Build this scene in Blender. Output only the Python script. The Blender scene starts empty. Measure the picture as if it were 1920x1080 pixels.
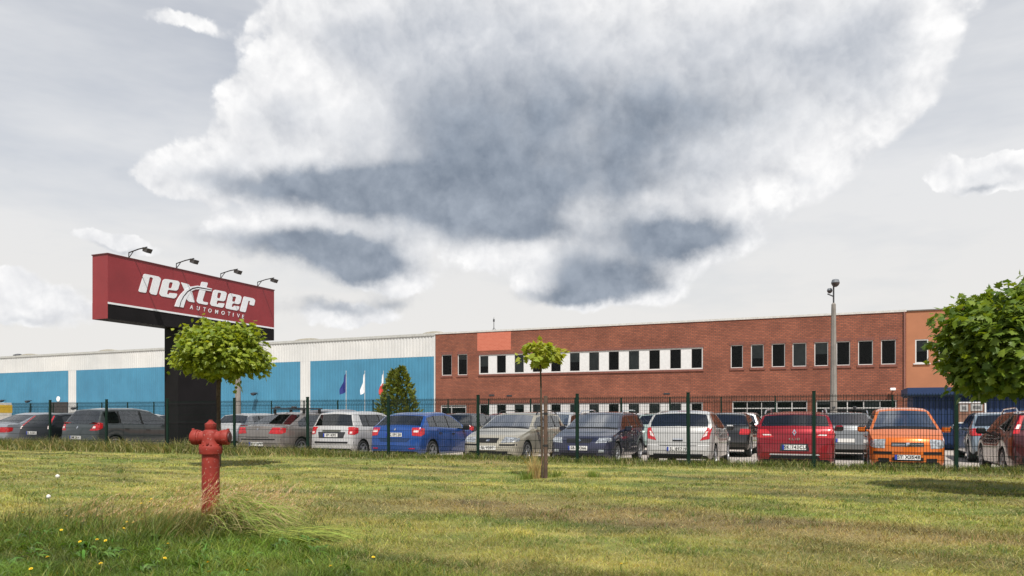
import bpy, math, random
import numpy as np
from mathutils import Vector, Matrix
from mathutils.bvhtree import BVHTree
from mathutils.geometry import tessellate_polygon

rnd = random.Random(7)
rng = np.random.default_rng(11)
scene = bpy.context.scene
COL = scene.collection
FPX, CX, HY, CAMZ = 1420.0, 960.0, 780.0, 1.08

# ------------------------------------------------------------------ camera
cam_d = bpy.data.cameras.new('camera')
cam = bpy.data.objects.new('camera', cam_d)
COL.objects.link(cam)
cam.location = (0, 0, CAMZ)
cam.rotation_euler = (math.radians(90), 0, 0)
cam_d.sensor_width = 36.0
cam_d.lens = FPX / 1920.0 * 36.0
cam_d.shift_y = (HY - 540.0) / 1920.0
cam_d.clip_end = 6000
scene.camera = cam

# ------------------------------------------------------------------ world
SUN_EL, SUN_AZ = math.radians(58), math.radians(171)      # azimuth measured from +Y towards +X
world = bpy.data.worlds.new('World')
scene.world = world
world.use_nodes = True
wn = world.node_tree
for n in list(wn.nodes):
    wn.nodes.remove(n)


class NT:
    def __init__(self, tree):
        self.t = tree

    def new(self, kind, **kw):
        n = self.t.nodes.new(kind)
        for k, v in kw.items():
            setattr(n, k, v)
        return n

    def put(self, sock, v):
        if hasattr(v, 'links') or isinstance(v, bpy.types.NodeSocket):
            self.t.links.new(v, sock)
        else:
            sock.default_value = v

    def math(self, op, a, b=None, c=None, clamp=False):
        n = self.new('ShaderNodeMath', operation=op, use_clamp=clamp)
        self.put(n.inputs[0], a)
        if b is not None:
            self.put(n.inputs[1], b)
        if c is not None:
            self.put(n.inputs[2], c)
        return n.outputs[0]

    def vmath(self, op, a, b=None, c=None):
        n = self.new('ShaderNodeVectorMath', operation=op)
        self.put(n.inputs[0], a)
        if b is not None:
            self.put(n.inputs[1], b)
        if c is not None:
            self.put(n.inputs[2], c)
        return n.outputs['Value'] if op in ('DOT_PRODUCT', 'LENGTH') else n.outputs[0]

    def noise(self, vec, scale, detail=5.0, rough=0.55, dist=0.0):
        n = self.new('ShaderNodeTexNoise')
        if vec is not None:
            self.put(n.inputs['Vector'], vec)
        n.inputs['Scale'].default_value = scale
        n.inputs['Detail'].default_value = detail
        n.inputs['Roughness'].default_value = rough
        n.inputs['Distortion'].default_value = dist
        return n

    def ramp(self, v, lo, hi):
        n = self.new('ShaderNodeMapRange', interpolation_type='SMOOTHSTEP')
        self.put(n.inputs[0], v)
        n.inputs[1].default_value = lo
        n.inputs[2].default_value = hi
        return n.outputs[0]

    def mix(self, f, a, b, blend='MIX'):
        n = self.new('ShaderNodeMix', data_type='RGBA', blend_type=blend)
        self.put(n.inputs[0], f)
        for s, v in ((n.inputs[6], a), (n.inputs[7], b)):
            if isinstance(v, (tuple, list)) and len(v) == 3:
                v = (*v, 1)
            self.put(s, v)
        return n.outputs[2]


W = NT(wn)
tc = W.new('ShaderNodeTexCoord')
dirv = tc.outputs['Generated']
sep = W.new('ShaderNodeSeparateXYZ')
wn.links.new(dirv, sep.inputs[0])
az = W.math('ARCTAN2', sep.outputs[0], sep.outputs[1])
hyp = W.math('SQRT', W.math('ADD', W.math('MULTIPLY', sep.outputs[0], sep.outputs[0]),
                            W.math('MULTIPLY', sep.outputs[1], sep.outputs[1])))
el = W.math('ARCTAN2', sep.outputs[2], hyp)
comb = W.new('ShaderNodeCombineXYZ')
wn.links.new(az, comb.inputs[0])
wn.links.new(el, comb.inputs[1])
P = comb.outputs[0]
half = (0.5, 0.5, 0.5)


def blob_field(blobs, base, vec):
    acc = base
    for (px, py, rx, ry, amp) in blobs:
        a = math.atan((px - CX) / FPX)
        e = math.atan((HY - py) / math.hypot(FPX, px - CX))
        sx = FPX / (rx * math.cos(a) ** 2)
        sy = FPX / (ry * math.cos(a) * math.cos(e) ** 2)
        q = W.vmath('MULTIPLY_ADD', vec, (sx, sy, 0), (-a * sx, -e * sy, 0))
        d = W.vmath('DOT_PRODUCT', q, q)
        g = W.math('POWER', 0.3679, d)
        acc = W.math('MULTIPLY_ADD', g, amp, acc)
    return acc


WHITE = [(640, 75, 90, 60, .95), (800, 60, 200, 120, 1), (515, 205, 75, 55, 1), (455, 285, 120, 50, .95),
         (350, 318, 95, 36, .8), (930, 150, 250, 160, 1), (1180, 110, 340, 160, 1), (1470, 70, 220, 120, 1),
         (1650, 60, 110, 100, .95), (1560, 180, 120, 80, .85), (1350, 300, 190, 80, .85), (720, 250, 190, 110, .95),
         (1050, 330, 300, 105, .85), (590, 430, 160, 50, .7), (1080, 470, 170, 60, .75), (1260, 430, 150, 45, .8),
         (1785, 318, 36, 26, .9), (1850, 332, 50, 32, 1), (1915, 320, 36, 30, .8), (215, 458, 80, 15, .9),
         (80, 590, 120, 36, .6), (20, 545, 60, 34, .5), (640, 590, 110, 24, .55), (790, 535, 45, 26, .4), (700, 505, 90, 36, .6),
         (1530, 318, 34, 18, .6), (330, 30, 110, 22, .35), (1120, 545, 130, 34, .7)]
DARK = [(600, 345, 260, 40, .72), (860, 365, 220, 66, .8), (590, 460, 160, 34, .9), (700, 505, 105, 32, .85),
        (960, 440, 110, 30, .5), (1000, 275, 280, 110, .48), (1290, 190, 260, 85, .42), (1270, 432, 150, 36, .85),
        (1140, 500, 105, 36, .62), (1150, 535, 100, 22, .6), (1080, 562, 110, 17, .6), (610, 578, 105, 17, .5), (860, 190, 150, 75, .24),
        (740, 565, 50, 16, .35), (210, 470, 70, 8, .4), (1855, 356, 60, 12, .4), (1230, 330, 130, 60, .2), (60, 612, 110, 14, .3)]


def billow(dvec, Pv):
    n2 = W.noise(dvec, 15.0, 5.0, 0.6)
    vo = W.new('ShaderNodeTexVoronoi', feature='SMOOTH_F1', normalize=True, voronoi_dimensions='2D')
    W.put(vo.inputs['Vector'], W.vmath('MULTIPLY_ADD', n2.outputs['Color'], (0.06, 0.06, 0.0), Pv))
    vo.inputs['Scale'].default_value = 14.0
    vo.inputs['Detail'].default_value = 3.0
    vo.inputs['Roughness'].default_value = 0.6
    vo.inputs['Smoothness'].default_value = 0.35
    bil = W.math('SUBTRACT', 0.62, vo.outputs['Distance'])
    return n2, bil, W.math('MULTIPLY_ADD', bil, 0.95, W.math('MULTIPLY', W.math('SUBTRACT', n2.outputs['Fac'], 0.5), 0.7))


n1 = W.noise(dirv, 4.5, 3.0, 0.5)
n2A_, bilA, bA = billow(dirv, P)
_, _, bB = billow(W.vmath('ADD', dirv, (0.004, -0.004, 0.018)), W.vmath('ADD', P, (0.004, 0.018, 0)))
PwA = W.vmath('MULTIPLY_ADD', W.vmath('SUBTRACT', n1.outputs['Color'], half), (0.10, 0.06, 0), P)
PwA = W.vmath('MULTIPLY_ADD', W.vmath('SUBTRACT', n2A_.outputs['Color'], half), (0.05, 0.045, 0), PwA)
n2A = n2A_.outputs['Fac']
fw = blob_field(WHITE, 0.0, PwA)
dA = W.math('MULTIPLY_ADD', bA, W.ramp(fw, 0.02, 0.3), fw)
relief = W.math('SUBTRACT', bA, bB)
# the same kind of broken cloud all round, outside the part that the photograph shows
gen = W.ramp(W.noise(W.vmath('MULTIPLY', dirv, (1, 1, 2.0)), 2.6, 5.0, 0.58).outputs['Fac'], 0.52, 0.66)
outside = W.math('MAXIMUM', W.ramp(W.math('ABSOLUTE', az), 0.72, 1.0), W.ramp(el, 0.6, 0.85))
alpha = W.math('MAXIMUM', W.ramp(dA, 0.34, 0.64), W.math('MULTIPLY', gen, W.math('MULTIPLY', outside, 0.8)))
thick = W.ramp(dA, 0.9, 2.3)
fd = blob_field(DARK, 0.0, PwA)
n4 = W.noise(dirv, 10.0, 5.0, 0.58)
dm = W.ramp(W.math('ADD', W.math('MULTIPLY_ADD', W.math('SUBTRACT', n4.outputs['Fac'], 0.5), 0.55, fd), W.math('MULTIPLY', bilA, 0.36)), 0.20, 0.80)
sky = W.new('ShaderNodeTexSky', sky_type='NISHITA')
sky.sun_disc = False
sky.sun_elevation = SUN_EL
sky.sun_rotation = SUN_AZ
sky.air_density = 1.0
sky.dust_density = 1.0
# thin high veil: whiter towards the horizon, thinner high up
veil_n = W.noise(W.vmath('MULTIPLY', dirv, (1.0, 1.0, 4.0)), 3.0, 5.0, 0.58).outputs['Fac']
veil = W.math('ADD', W.math('MULTIPLY_ADD', el, -1.0, 1.16), W.math('MULTIPLY', W.math('SUBTRACT', veil_n, 0.5), 0.9), clamp=True)
c0 = W.mix(veil, sky.outputs[0], W.mix(W.ramp(el, 0.05, 0.32), (8.9, 8.75, 8.5), (8.4, 8.5, 8.7)))
lit = W.math('MULTIPLY_ADD', relief, 1.6, 0.5, clamp=True)
white = W.mix(lit, (7.2, 7.35, 7.7), (11.6, 11.5, 11.4))
grey = W.mix(lit, (4.7, 5.1, 5.8), (8.0, 8.2, 8.6))
cl = W.mix(thick, white, grey)
c1 = W.mix(alpha, c0, cl)
dark = W.mix(W.math('MULTIPLY_ADD', relief, 0.8, W.math('MULTIPLY', n2A, 0.9), clamp=True), (1.35, 1.8, 2.5), (4.3, 4.9, 5.8))
c2 = W.mix(W.math('MULTIPLY', dm, 0.93), c1, dark)
bg = W.new('ShaderNodeBackground')
bg.inputs['Strength'].default_value = 0.082
wn.links.new(c2, bg.inputs['Color'])
world.cycles.sampling_method = 'MANUAL'
world.cycles.sample_map_resolution = 512
wo = W.new('ShaderNodeOutputWorld')
wn.links.new(bg.outputs[0], wo.inputs['Surface'])

# ------------------------------------------------------------------ sun
sun_d = bpy.data.lights.new('sun', 'SUN')
sun_d.energy = 5.0
sun_d.angle = math.radians(0.7)
sun_d.color = (1.0, 0.95, 0.87)
sun = bpy.data.objects.new('sun', sun_d)
COL.objects.link(sun)
to_sun = Vector((math.sin(SUN_AZ) * math.cos(SUN_EL), math.cos(SUN_AZ) * math.cos(SUN_EL), math.sin(SUN_EL)))
sun.rotation_euler = to_sun.to_track_quat('Z', 'Y').to_euler()
sun.location = (0, -20, 40)

scene.view_settings.view_transform = 'Standard'
scene.view_settings.look = 'None'
scene.view_settings.exposure = 0.2
scene.view_settings.gamma = 1.0
scene.view_settings.use_curve_mapping = False


# ------------------------------------------------------------------ frames
class Frame:
    """s runs along the fence line (to the right), t away from the camera."""
    def __init__(self, ox, oy, deg):
        self.o = (ox, oy)
        self.a = math.radians(deg)
        self.c, self.s_ = math.cos(self.a), math.sin(self.a)

    def xy(self, s, t):
        return (self.o[0] + s * self.c + t * self.s_, self.o[1] - s * self.s_ + t * self.c)

    def w(self, s, t, z=0.0):
        x, y = self.xy(s, t)
        return Vector((x, y, z))

    def s_at(self, px, t):
        k = (px - CX) / FPX
        return (k * (self.o[1] + t * self.c) - self.o[0] - t * self.s_) / (self.c + k * self.s_)

    def z_at(self, px, py, t):
        y = self.xy(self.s_at(px, t), t)[1]
        return CAMZ + (HY - py) * y / FPX

    def st(self, x, y):
        dx, dy = x - self.o[0], y - self.o[1]
        return dx * self.c - dy * self.s_, dx * self.s_ + dy * self.c


F = Frame(-16.95, 24.98, 22.8)
LOT = -0.25


# ------------------------------------------------------------------ materials
def principled(m):
    return m.node_tree.nodes['Principled BSDF']


def mat(name, col, rough=0.6, metal=0.0, var=0.12, vscale=6.0, coat=0.0, bump=0.0, bscale=40.0, spec=0.5):
    m = bpy.data.materials.new(name)
    m.use_nodes = True
    T = NT(m.node_tree)
    p = principled(m)
    p.inputs['Roughness'].default_value = rough
    p.inputs['Metallic'].default_value = metal
    p.inputs['Specular IOR Level'].default_value = spec
    if coat:
        p.inputs['Coat Weight'].default_value = coat
        p.inputs['Coat Roughness'].default_value = 0.04
    if var > 0:
        o = T.new('ShaderNodeTexCoord')
        n = T.noise(o.outputs['Object'], vscale, 5.0, 0.6)
        f = T.ramp(n.outputs['Fac'], 0.3, 0.7)
        a = tuple(c * (1 - var) for c in col)
        b = tuple(min(1, c * (1 + var)) for c in col)
        T.put(p.inputs['Base Color'], T.mix(f, a, b))
        if bump:
            bn = T.noise(o.outputs['Object'], bscale, 4.0, 0.6)
            bb = T.new('ShaderNodeBump')
            bb.inputs['Strength'].default_value = bump
            bb.inputs['Distance'].default_value = 0.01
            T.put(bb.inputs['Height'], bn.outputs['Fac'])
            T.put(p.inputs['Normal'], bb.outputs[0])
    else:
        p.inputs['Base Color'].default_value = (*col, 1)
    return m


MATS = {}


def M(name, *a, **k):
    if name not in MATS:
        MATS[name] = mat(name, *a, **k)
    return MATS[name]


def paint(name, col, metal=0.25, rough=0.34, coat=1.0):
    """car paint outside, dark trim on the inner side of the panels, light road dust low down"""
    key = 'paint_' + name
    if key in MATS:
        return MATS[key]
    m = mat(key, tuple(c_ * .82 for c_ in col), rough, metal, var=0.05, vscale=2.0, coat=coat, spec=0.2)
    T = NT(m.node_tree)
    p = principled(m)
    src = p.inputs['Base Color'].links[0].from_socket
    o = T.new('ShaderNodeTexCoord')
    sp = T.new('ShaderNodeSeparateXYZ')
    T.put(sp.inputs[0], o.outputs['Object'])
    dn = T.noise(o.outputs['Object'], 9.0, 6.0, 0.65)
    dust = T.math('MULTIPLY', T.math('SUBTRACT', 1.0, T.ramp(sp.outputs[2], 0.15, 0.75)), T.math('MULTIPLY', dn.outputs['Fac'], 0.35))
    src = T.mix(dust, src, (0.22, 0.19, 0.15))
    g = T.new('ShaderNodeNewGeometry')
    T.put(p.inputs['Base Color'], T.mix(g.outputs['Backfacing'], src, (0.03, 0.03, 0.032)))
    MATS[key] = m
    return m


def glass_mat(name, tint, ior=1.75, base=0.0):
    if name in MATS:
        return MATS[name]
    m = bpy.data.materials.new(name)
    m.use_nodes = True
    T = NT(m.node_tree)
    for n in list(m.node_tree.nodes):
        m.node_tree.nodes.remove(n)
    tr = T.new('ShaderNodeBsdfTransparent')
    tr.inputs[0].default_value = (*tint, 1)
    gl = T.new('ShaderNodeBsdfGlossy')
    gl.inputs['Roughness'].default_value = 0.02
    fr = T.new('ShaderNodeFresnel')
    fr.inputs[0].default_value = ior
    fac = T.math('ADD', fr.outputs[0], base, clamp=True)
    mx = T.new('ShaderNodeMixShader')
    T.put(mx.inputs[0], fac)
    T.put(mx.inputs[1], tr.outputs[0])
    T.put(mx.inputs[2], gl.outputs[0])
    out = T.new('ShaderNodeOutputMaterial')
    T.put(out.inputs[0], mx.outputs[0])
    MATS[name] = m
    return m


def leaf_mat(name, colA, colB, trans=0.4, attr=None):
    m = bpy.data.materials.new(name)
    m.use_nodes = True
    T = NT(m.node_tree)
    for n in list(m.node_tree.nodes):
        m.node_tree.nodes.remove(n)
    if attr:
        a = T.new('ShaderNodeAttribute', attribute_name=attr)
        col = a.outputs['Color']
    else:
        o = T.new('ShaderNodeObjectInfo')
        g = T.new('ShaderNodeNewGeometry')
        r = T.math('FRACT', T.math('ADD', o.outputs['Random'], g.outputs['Random Per Island']))
        col = T.mix(r, colA, colB)
    p = T.new('ShaderNodeBsdfPrincipled')
    T.put(p.inputs['Base Color'], col)
    p.inputs['Roughness'].default_value = 0.48
    p.inputs['Specular IOR Level'].default_value = 0.35
    t = T.new('ShaderNodeBsdfTranslucent')
    T.put(t.inputs[0], T.mix(1.0, col, (1.5, 1.35, 0.5), 'MULTIPLY'))
    mx = T.new('ShaderNodeMixShader')
    mx.inputs[0].default_value = trans
    T.put(mx.inputs[1], p.outputs[0])
    T.put(mx.inputs[2], t.outputs[0])
    out = T.new('ShaderNodeOutputMaterial')
    T.put(out.inputs[0], mx.outputs[0])
    return m


# ------------------------------------------------------------------ object helpers
def tag(o, label, cat, group=None, kind=None):
    if label:
        o['label'] = label
    if cat:
        o['category'] = cat
    if group:
        o['group'] = group
    if kind:
        o['kind'] = kind
    return o


def thing(name, label, cat, loc, rotz=0.0, group=None):
    o = bpy.data.objects.new(name, None)
    o.empty_display_size = 0.2
    COL.objects.link(o)
    o.location = loc
    o.rotation_euler = (0, 0, rotz)
    return tag(o, label, cat, group)


def link(name, me, parent=None, mats=None, loc=None, rot=None):
    o = bpy.data.objects.new(name, me)
    COL.objects.link(o)
    if parent is not None:
        o.parent = parent
    if loc is not None:
        o.location = loc
    if rot is not None:
        o.rotation_euler = rot
    if mats is not None:
        if not isinstance(mats, (list, tuple)):
            mats = [mats]
        if len(me.materials) == 0:
            for _ in mats:
                me.materials.append(None)
        for i, mm in enumerate(mats):
            o.material_slots[i].link = 'OBJECT'
            o.material_slots[i].material = mm
    return o


class MB:
    def __init__(self):
        self.v, self.f = [], []

    def add(self, vs, fs):
        b = len(self.v)
        self.v += [tuple(p) for p in vs]
        self.f += [tuple(b + i for i in f) for f in fs]
        return self

    def box(self, x0, x1, y0, y1, z0, z1):
        return self.add([(x0, y0, z0), (x1, y0, z0), (x1, y1, z0), (x0, y1, z0), (x0, y0, z1), (x1, y0, z1), (x1, y1, z1), (x0, y1, z1)],
                        [(0, 3, 2, 1), (4, 5, 6, 7), (0, 1, 5, 4), (1, 2, 6, 5), (2, 3, 7, 6), (3, 0, 4, 7)])

    def rbox(self, x0, x1, y0, y1, z0, z1, b):
        """box with chamfered edges"""
        vs, fs = [], []
        X, Y, Z = (x0, x1), (y0, y1), (z0, z1)
        idx = {}
        for i in (0, 1):
            for j in (0, 1):
                for k in (0, 1):
                    sx, sy, sz = (1, -1)[i], (1, -1)[j], (1, -1)[k]
                    for ax in range(3):
                        p = [X[i] + sx * b, Y[j] + sy * b, Z[k] + sz * b]
                        p[ax] = (X[i], Y[j], Z[k])[ax]
                        idx[(i, j, k, ax)] = len(vs)
                        vs.append(p)
                    fs.append((idx[(i, j, k, 0)], idx[(i, j, k, 1)], idx[(i, j, k, 2)]))
        for ax in range(3):
            o1, o2 = (ax + 1) % 3, (ax + 2) % 3
            for side in (0, 1):
                q = []
                for a, c in ((0, 0), (1, 0), (1, 1), (0, 1)):
                    key = [0, 0, 0]
                    key[ax], key[o1], key[o2] = side, a, c
                    q.append(idx[(*key, ax)])
                fs.append(tuple(q))
            for a in (0, 1):
                for c in (0, 1):
                    k0, k1 = [0, 0, 0], [0, 0, 0]
                    k0[ax], k0[o1], k0[o2] = 0, a, c
                    k1[ax], k1[o1], k1[o2] = 1, a, c
                    fs.append((idx[(*k0, o1)], idx[(*k1, o1)], idx[(*k1, o2)], idx[(*k0, o2)]))
        return self.add(vs, fs)

    def tube(self, pts, r, n=6, cap=True):
        pts = [Vector(p) for p in pts]
        rs = r if isinstance(r, (list, tuple)) else [r] * len(pts)
        rings = []
        up = Vector((0, 0, 1))
        for i, p in enumerate(pts):
            d = (pts[min(i + 1, len(pts) - 1)] - pts[max(i - 1, 0)]).normalized()
            a = d.cross(up)
            if a.length < 1e-3:
                a = d.cross(Vector((0, 1, 0)))
            a.normalize()
            b = d.cross(a).normalized()
            rings.append([p + (a * math.cos(2 * math.pi * k / n) + b * math.sin(2 * math.pi * k / n)) * rs[i] for k in range(n)])
        vs = [q for g in rings for q in g]
        fs = [(i * n + k, i * n + (k + 1) % n, (i + 1) * n + (k + 1) % n, (i + 1) * n + k) for i in range(len(pts) - 1) for k in range(n)]
        if cap:
            fs.append(tuple(range(n - 1, -1, -1)))
            fs.append(tuple((len(pts) - 1) * n + k for k in range(n)))
        return self.add(vs, fs)

    def lathe(self, prof, n=24, axis='z', o=(0, 0, 0)):
        vs, fs = [], []
        for r, h in prof:
            for k in range(n):
                a = 2 * math.pi * k / n
                c, s = r * math.cos(a), r * math.sin(a)
                p = (c, s, h) if axis == 'z' else ((h, c, s) if axis == 'x' else (c, h, s))
                vs.append((p[0] + o[0], p[1] + o[1], p[2] + o[2]))
        for i in range(len(prof) - 1):
            for k in range(n):
                fs.append((i * n + k, i * n + (k + 1) % n, (i + 1) * n + (k + 1) % n, (i + 1) * n + k))
        fs.append(tuple(range(n - 1, -1, -1)))
        fs.append(tuple((len(prof) - 1) * n + k for k in range(n)))
        return self.add(vs, fs)

    def mesh(self, name, smooth=None):
        me = bpy.data.meshes.new(name)
        me.from_pydata(self.v, [], self.f)
        me.update()
        if smooth is not None:
            me.polygons.foreach_set('use_smooth', [True] * len(me.polygons))
            me.set_sharp_from_angle(angle=math.radians(smooth))
        return me

    def obj(self, name, m, parent=None, smooth=None, loc=None, rot=None):
        return link(name, self.mesh(name, smooth), parent, m, loc, rot)


def prism(loops, y0, y1, swap=None):
    """extrude a polygon with holes given in (x,z) between y0 and y1"""
    mb = MB()
    allp = [p for l in loops for p in l]
    tris = tessellate_polygon([[Vector((p[0], p[1], 0)) for p in l] for l in loops])
    n = len(allp)
    vs = [(p[0], y0, p[1]) for p in allp] + [(p[0], y1, p[1]) for p in allp]
    fs = [t for t in tris] + [tuple(i + n for i in reversed(t)) for t in tris]
    b = 0
    for l in loops:
        m = len(l)
        for i in range(m):
            j = (i + 1) % m
            fs.append((b + i, b + j, n + b + j, n + b + i))
        b += m
    return mb.add(vs, fs)


TXT = {}


def text_mesh(body, size=1.0, shear=0.0, space=1.0, bold=0.0, ext=0.002):
    key = (body, size, shear, space, bold, ext)
    if key in TXT:
        return TXT[key]
    cu = bpy.data.curves.new('text', 'FONT')
    cu.body = body
    cu.size = size
    cu.shear = shear
    cu.space_character = space
    cu.offset = bold
    cu.extrude = ext
    cu.align_x = 'CENTER'
    cu.align_y = 'CENTER'
    cu.resolution_u = 3
    o = bpy.data.objects.new('text', cu)
    me = bpy.data.meshes.new_from_object(o)
    bpy.data.objects.remove(o)
    bpy.data.curves.remove(cu)
    me.materials.clear()
    TXT[key] = me
    return me


# value noise for laying out colours and plants
def vnoise(x, y, seed=0):
    r = np.random.default_rng(seed)
    tab = r.random((256, 256))
    xi, yi = np.floor(x).astype(int), np.floor(y).astype(int)
    fx, fy = x - xi, y - yi
    fx, fy = fx * fx * (3 - 2 * fx), fy * fy * (3 - 2 * fy)
    g = lambda a, b: tab[a % 256, b % 256]
    return (g(xi, yi) * (1 - fx) + g(xi + 1, yi) * fx) * (1 - fy) + (g(xi, yi + 1) * (1 - fx) + g(xi + 1, yi + 1) * fx) * fy


def fbm(x, y, seed=0, o=3):
    v, a, t = 0, 1, 0
    for i in range(o):
        v = v + a * vnoise(x * 2 ** i, y * 2 ** i, seed + i)
        t += a
        a *= 0.55
    return v / t

# ================================================================== SETTING: ground
BANK_T = 0.75                       # the lawn ends a little behind the fence and drops to the car park


def sheet(name, quad_pts, z, m, kind='structure'):
    me = bpy.data.meshes.new(name)
    me.from_pydata([(p[0], p[1], z) for p in quad_pts], [], [tuple(range(len(quad_pts)))])
    o = link(name, me, None, m)
    o['kind'] = kind
    return o


ground_m = mat('ground_far', (0.12, 0.13, 0.045), 0.95, var=0.3, vscale=0.2)
sheet('ground', [(-3000, -3000), (3000, -3000), (3000, 3000), (-3000, 3000)], LOT - 0.06, ground_m)

# block paving of the car park
pave = bpy.data.materials.new('paving')
pave.use_nodes = True
T = NT(pave.node_tree)
p = principled(pave)
o = T.new('ShaderNodeTexCoord')
mp = T.new('ShaderNodeMapping')
mp.inputs['Rotation'].default_value = (0, 0, F.a)
T.put(mp.inputs[0], o.outputs['Object'])
bk = T.new('ShaderNodeTexBrick')
T.put(bk.inputs['Vector'], mp.outputs[0])
bk.inputs['Color1'].default_value = (0.42, 0.375, 0.345, 1)
bk.inputs['Color2'].default_value = (0.48, 0.425, 0.39, 1)
bk.inputs['Mortar'].default_value = (0.16, 0.15, 0.12, 1)
bk.inputs['Scale'].default_value = 1.0
bk.inputs['Brick Width'].default_value = 0.2
bk.inputs['Row Height'].default_value = 0.1
bk.inputs['Mortar Size'].default_value = 0.006
nn = T.noise(o.outputs['Object'], 0.5, 6.0, 0.6)
st = T.mix(T.ramp(nn.outputs['Fac'], 0.35, 0.7), (0.72, 0.72, 0.72), (1.12, 1.1, 1.06))
T.put(p.inputs['Base Color'], T.mix(1.0, bk.outputs['Color'], st, 'MULTIPLY'))
p.inputs['Roughness'].default_value = 0.9
sheet('car_park', [F.xy(-70, BANK_T), F.xy(75, BANK_T), F.xy(75, 22.2), F.xy(-70, 22.2)], LOT, pave)
sheet('car_park_road', [F.xy(-90, 22.9), F.xy(95, 22.9), F.xy(95, 60), F.xy(-90, 60)], LOT + 0.004, pave)
verge_m = mat('verge_grass', (0.15, 0.17, 0.04), 0.95, var=0.35, vscale=3.0, bump=0.6, bscale=30)
mb = MB().box(-70, 75, 20.9, 22.2, 0, 0.13)
vo = mb.obj('grass_verge', verge_m, loc=F.w(0, 0, LOT), rot=(0, 0, -F.a))
vo['kind'] = 'structure'
mb = MB().box(-70, 75, 20.74, 20.895, 0, 0.12)
ko = mb.obj('kerb', mat('concrete_kerb', (0.42, 0.40, 0.37), 0.9), loc=F.w(0, 0, LOT), rot=(0, 0, -F.a))
ko['kind'] = 'structure'
mb = MB().box(-70, 75, BANK_T + 0.2, BANK_T + 0.32, -0.03, 0.1)
ko = mb.obj('kerb', MATS.get('k') or M('concrete_kerb2', (0.40, 0.38, 0.35), 0.9), loc=F.w(0, 0, LOT), rot=(0, 0, -F.a))
ko['kind'] = 'structure'


def lawn_z(x, y):
    s, t = F.st(x, y)
    z = 0.03 * (fbm(x * 0.5, y * 0.5, 5) - 0.5) + 0.05 * (fbm(s * 0.5, t * 1.6, 9) - 0.5) + 0.04 * (fbm(x * 2.6, y * 2.6, 19, 2) - 0.5)
    f = np.clip((t - 0.35) / (BANK_T + 0.15 - 0.35), 0, 1)
    return z + 0.03 * np.clip(1 - np.abs(t) / 0.6, 0, 1) - f * f * 0.27


C_STRAW = np.array((0.34, 0.305, 0.075))
C_GREEN = np.array((0.095, 0.140, 0.018))
C_BROWN = np.array((0.205, 0.150, 0.065))
C_LUSH = np.array((0.080, 0.130, 0.016))


def lush_w(x, y):
    """uncut greener corner round and in front of the hydrant"""
    d = np.clip((7.6 - y) / 1.2, 0, 1) * np.clip((-1.15 - x - 0.45 * np.clip(y - 6.2, -1, 2)) / 0.9, 0, 1)
    e = np.clip((5.75 - y) / 0.5, 0, 1) * np.clip((0.3 - x) / 1.5, 0, 1)
    return np.clip(np.maximum(d, e) + 1.3 * (fbm(x * 1.7, y * 1.7, 31) - 0.55) * np.clip(np.maximum(d, e) * 3, 0, 1), 0, 1)


def lawn_col(x, y, jit=None):
    s, t = F.st(x, y)
    # mown swathes run along the fence: straw laid in rows between greener stubble
    ph = t + 0.5 * (fbm(s * 0.15, t * 0.3, 41) - 0.5)
    row = 0.5 + 0.5 * np.sin((ph + 0.8 * (fbm(s * 0.3, t * 0.5, 43) - 0.5)) * 2 * np.pi / 1.45)
    st_ = np.clip(0.30 * row + 1.3 * (fbm(s * 0.6, t * 1.3, 3, 4) - 0.5) + 0.30 + 1.0 * (fbm(s * 2.6, t * 4.5, 8) - 0.5), 0, 1)
    br = np.clip((fbm(s * 0.28, t * 0.8, 15, 4) - 0.5) * 3.2 + 0.7 * np.exp(-((t + 8.3 + 0.06 * (s - 20)) / 1.1) ** 2) - 0.15, 0, 0.85)
    c = C_GREEN + (C_STRAW - C_GREEN) * st_[..., None]
    br = br * np.clip((x + 3.0) / 2.5, .15, 1)
    c = c + (C_BROWN - c) * br[..., None]
    l = lush_w(x, y)
    c = c + (C_LUSH * (0.45 + 1.1 * fbm(x * 2.3, y * 2.3, 71, 3))[..., None] - c) * l[..., None]
    tone = np.clip(0.25 + 1.45 * fbm(s * 0.9, t * 1.9, 63, 3), .5, 1.4)
    c = c * tone[..., None]
    ed = np.clip(1 - np.abs(t - 0.1) / 0.75, 0, 1) * 0.65
    c = c + (np.array((0.12, 0.14, 0.03)) - c) * ed[..., None]
    return c


attr_grass = leaf_mat('grass_blade', None, None, 0.3, attr='col')
soil = bpy.data.materials.new('lawn_soil')
soil.use_nodes = True
T = NT(soil.node_tree)
p = principled(soil)
a = T.new('ShaderNodeAttribute', attribute_name='col')
o = T.new('ShaderNodeTexCoord')
nn = T.noise(o.outputs['Object'], 22.0, 6.0, 0.7)
T.put(p.inputs['Base Color'], T.mix(T.ramp(nn.outputs['Fac'], 0.3, 0.7), T.mix(0.5, a.outputs['Color'], (0.06, 0.05, 0.025)), a.outputs['Color']))
p.inputs['Roughness'].default_value = 0.95
bb = T.new('ShaderNodeBump')
bb.inputs['Strength'].default_value = 0.7
bb.inputs['Distance'].default_value = 0.03
T.put(bb.inputs['Height'], nn.outputs['Fac'])
T.put(p.inputs['Normal'], bb.outputs[0])


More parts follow.
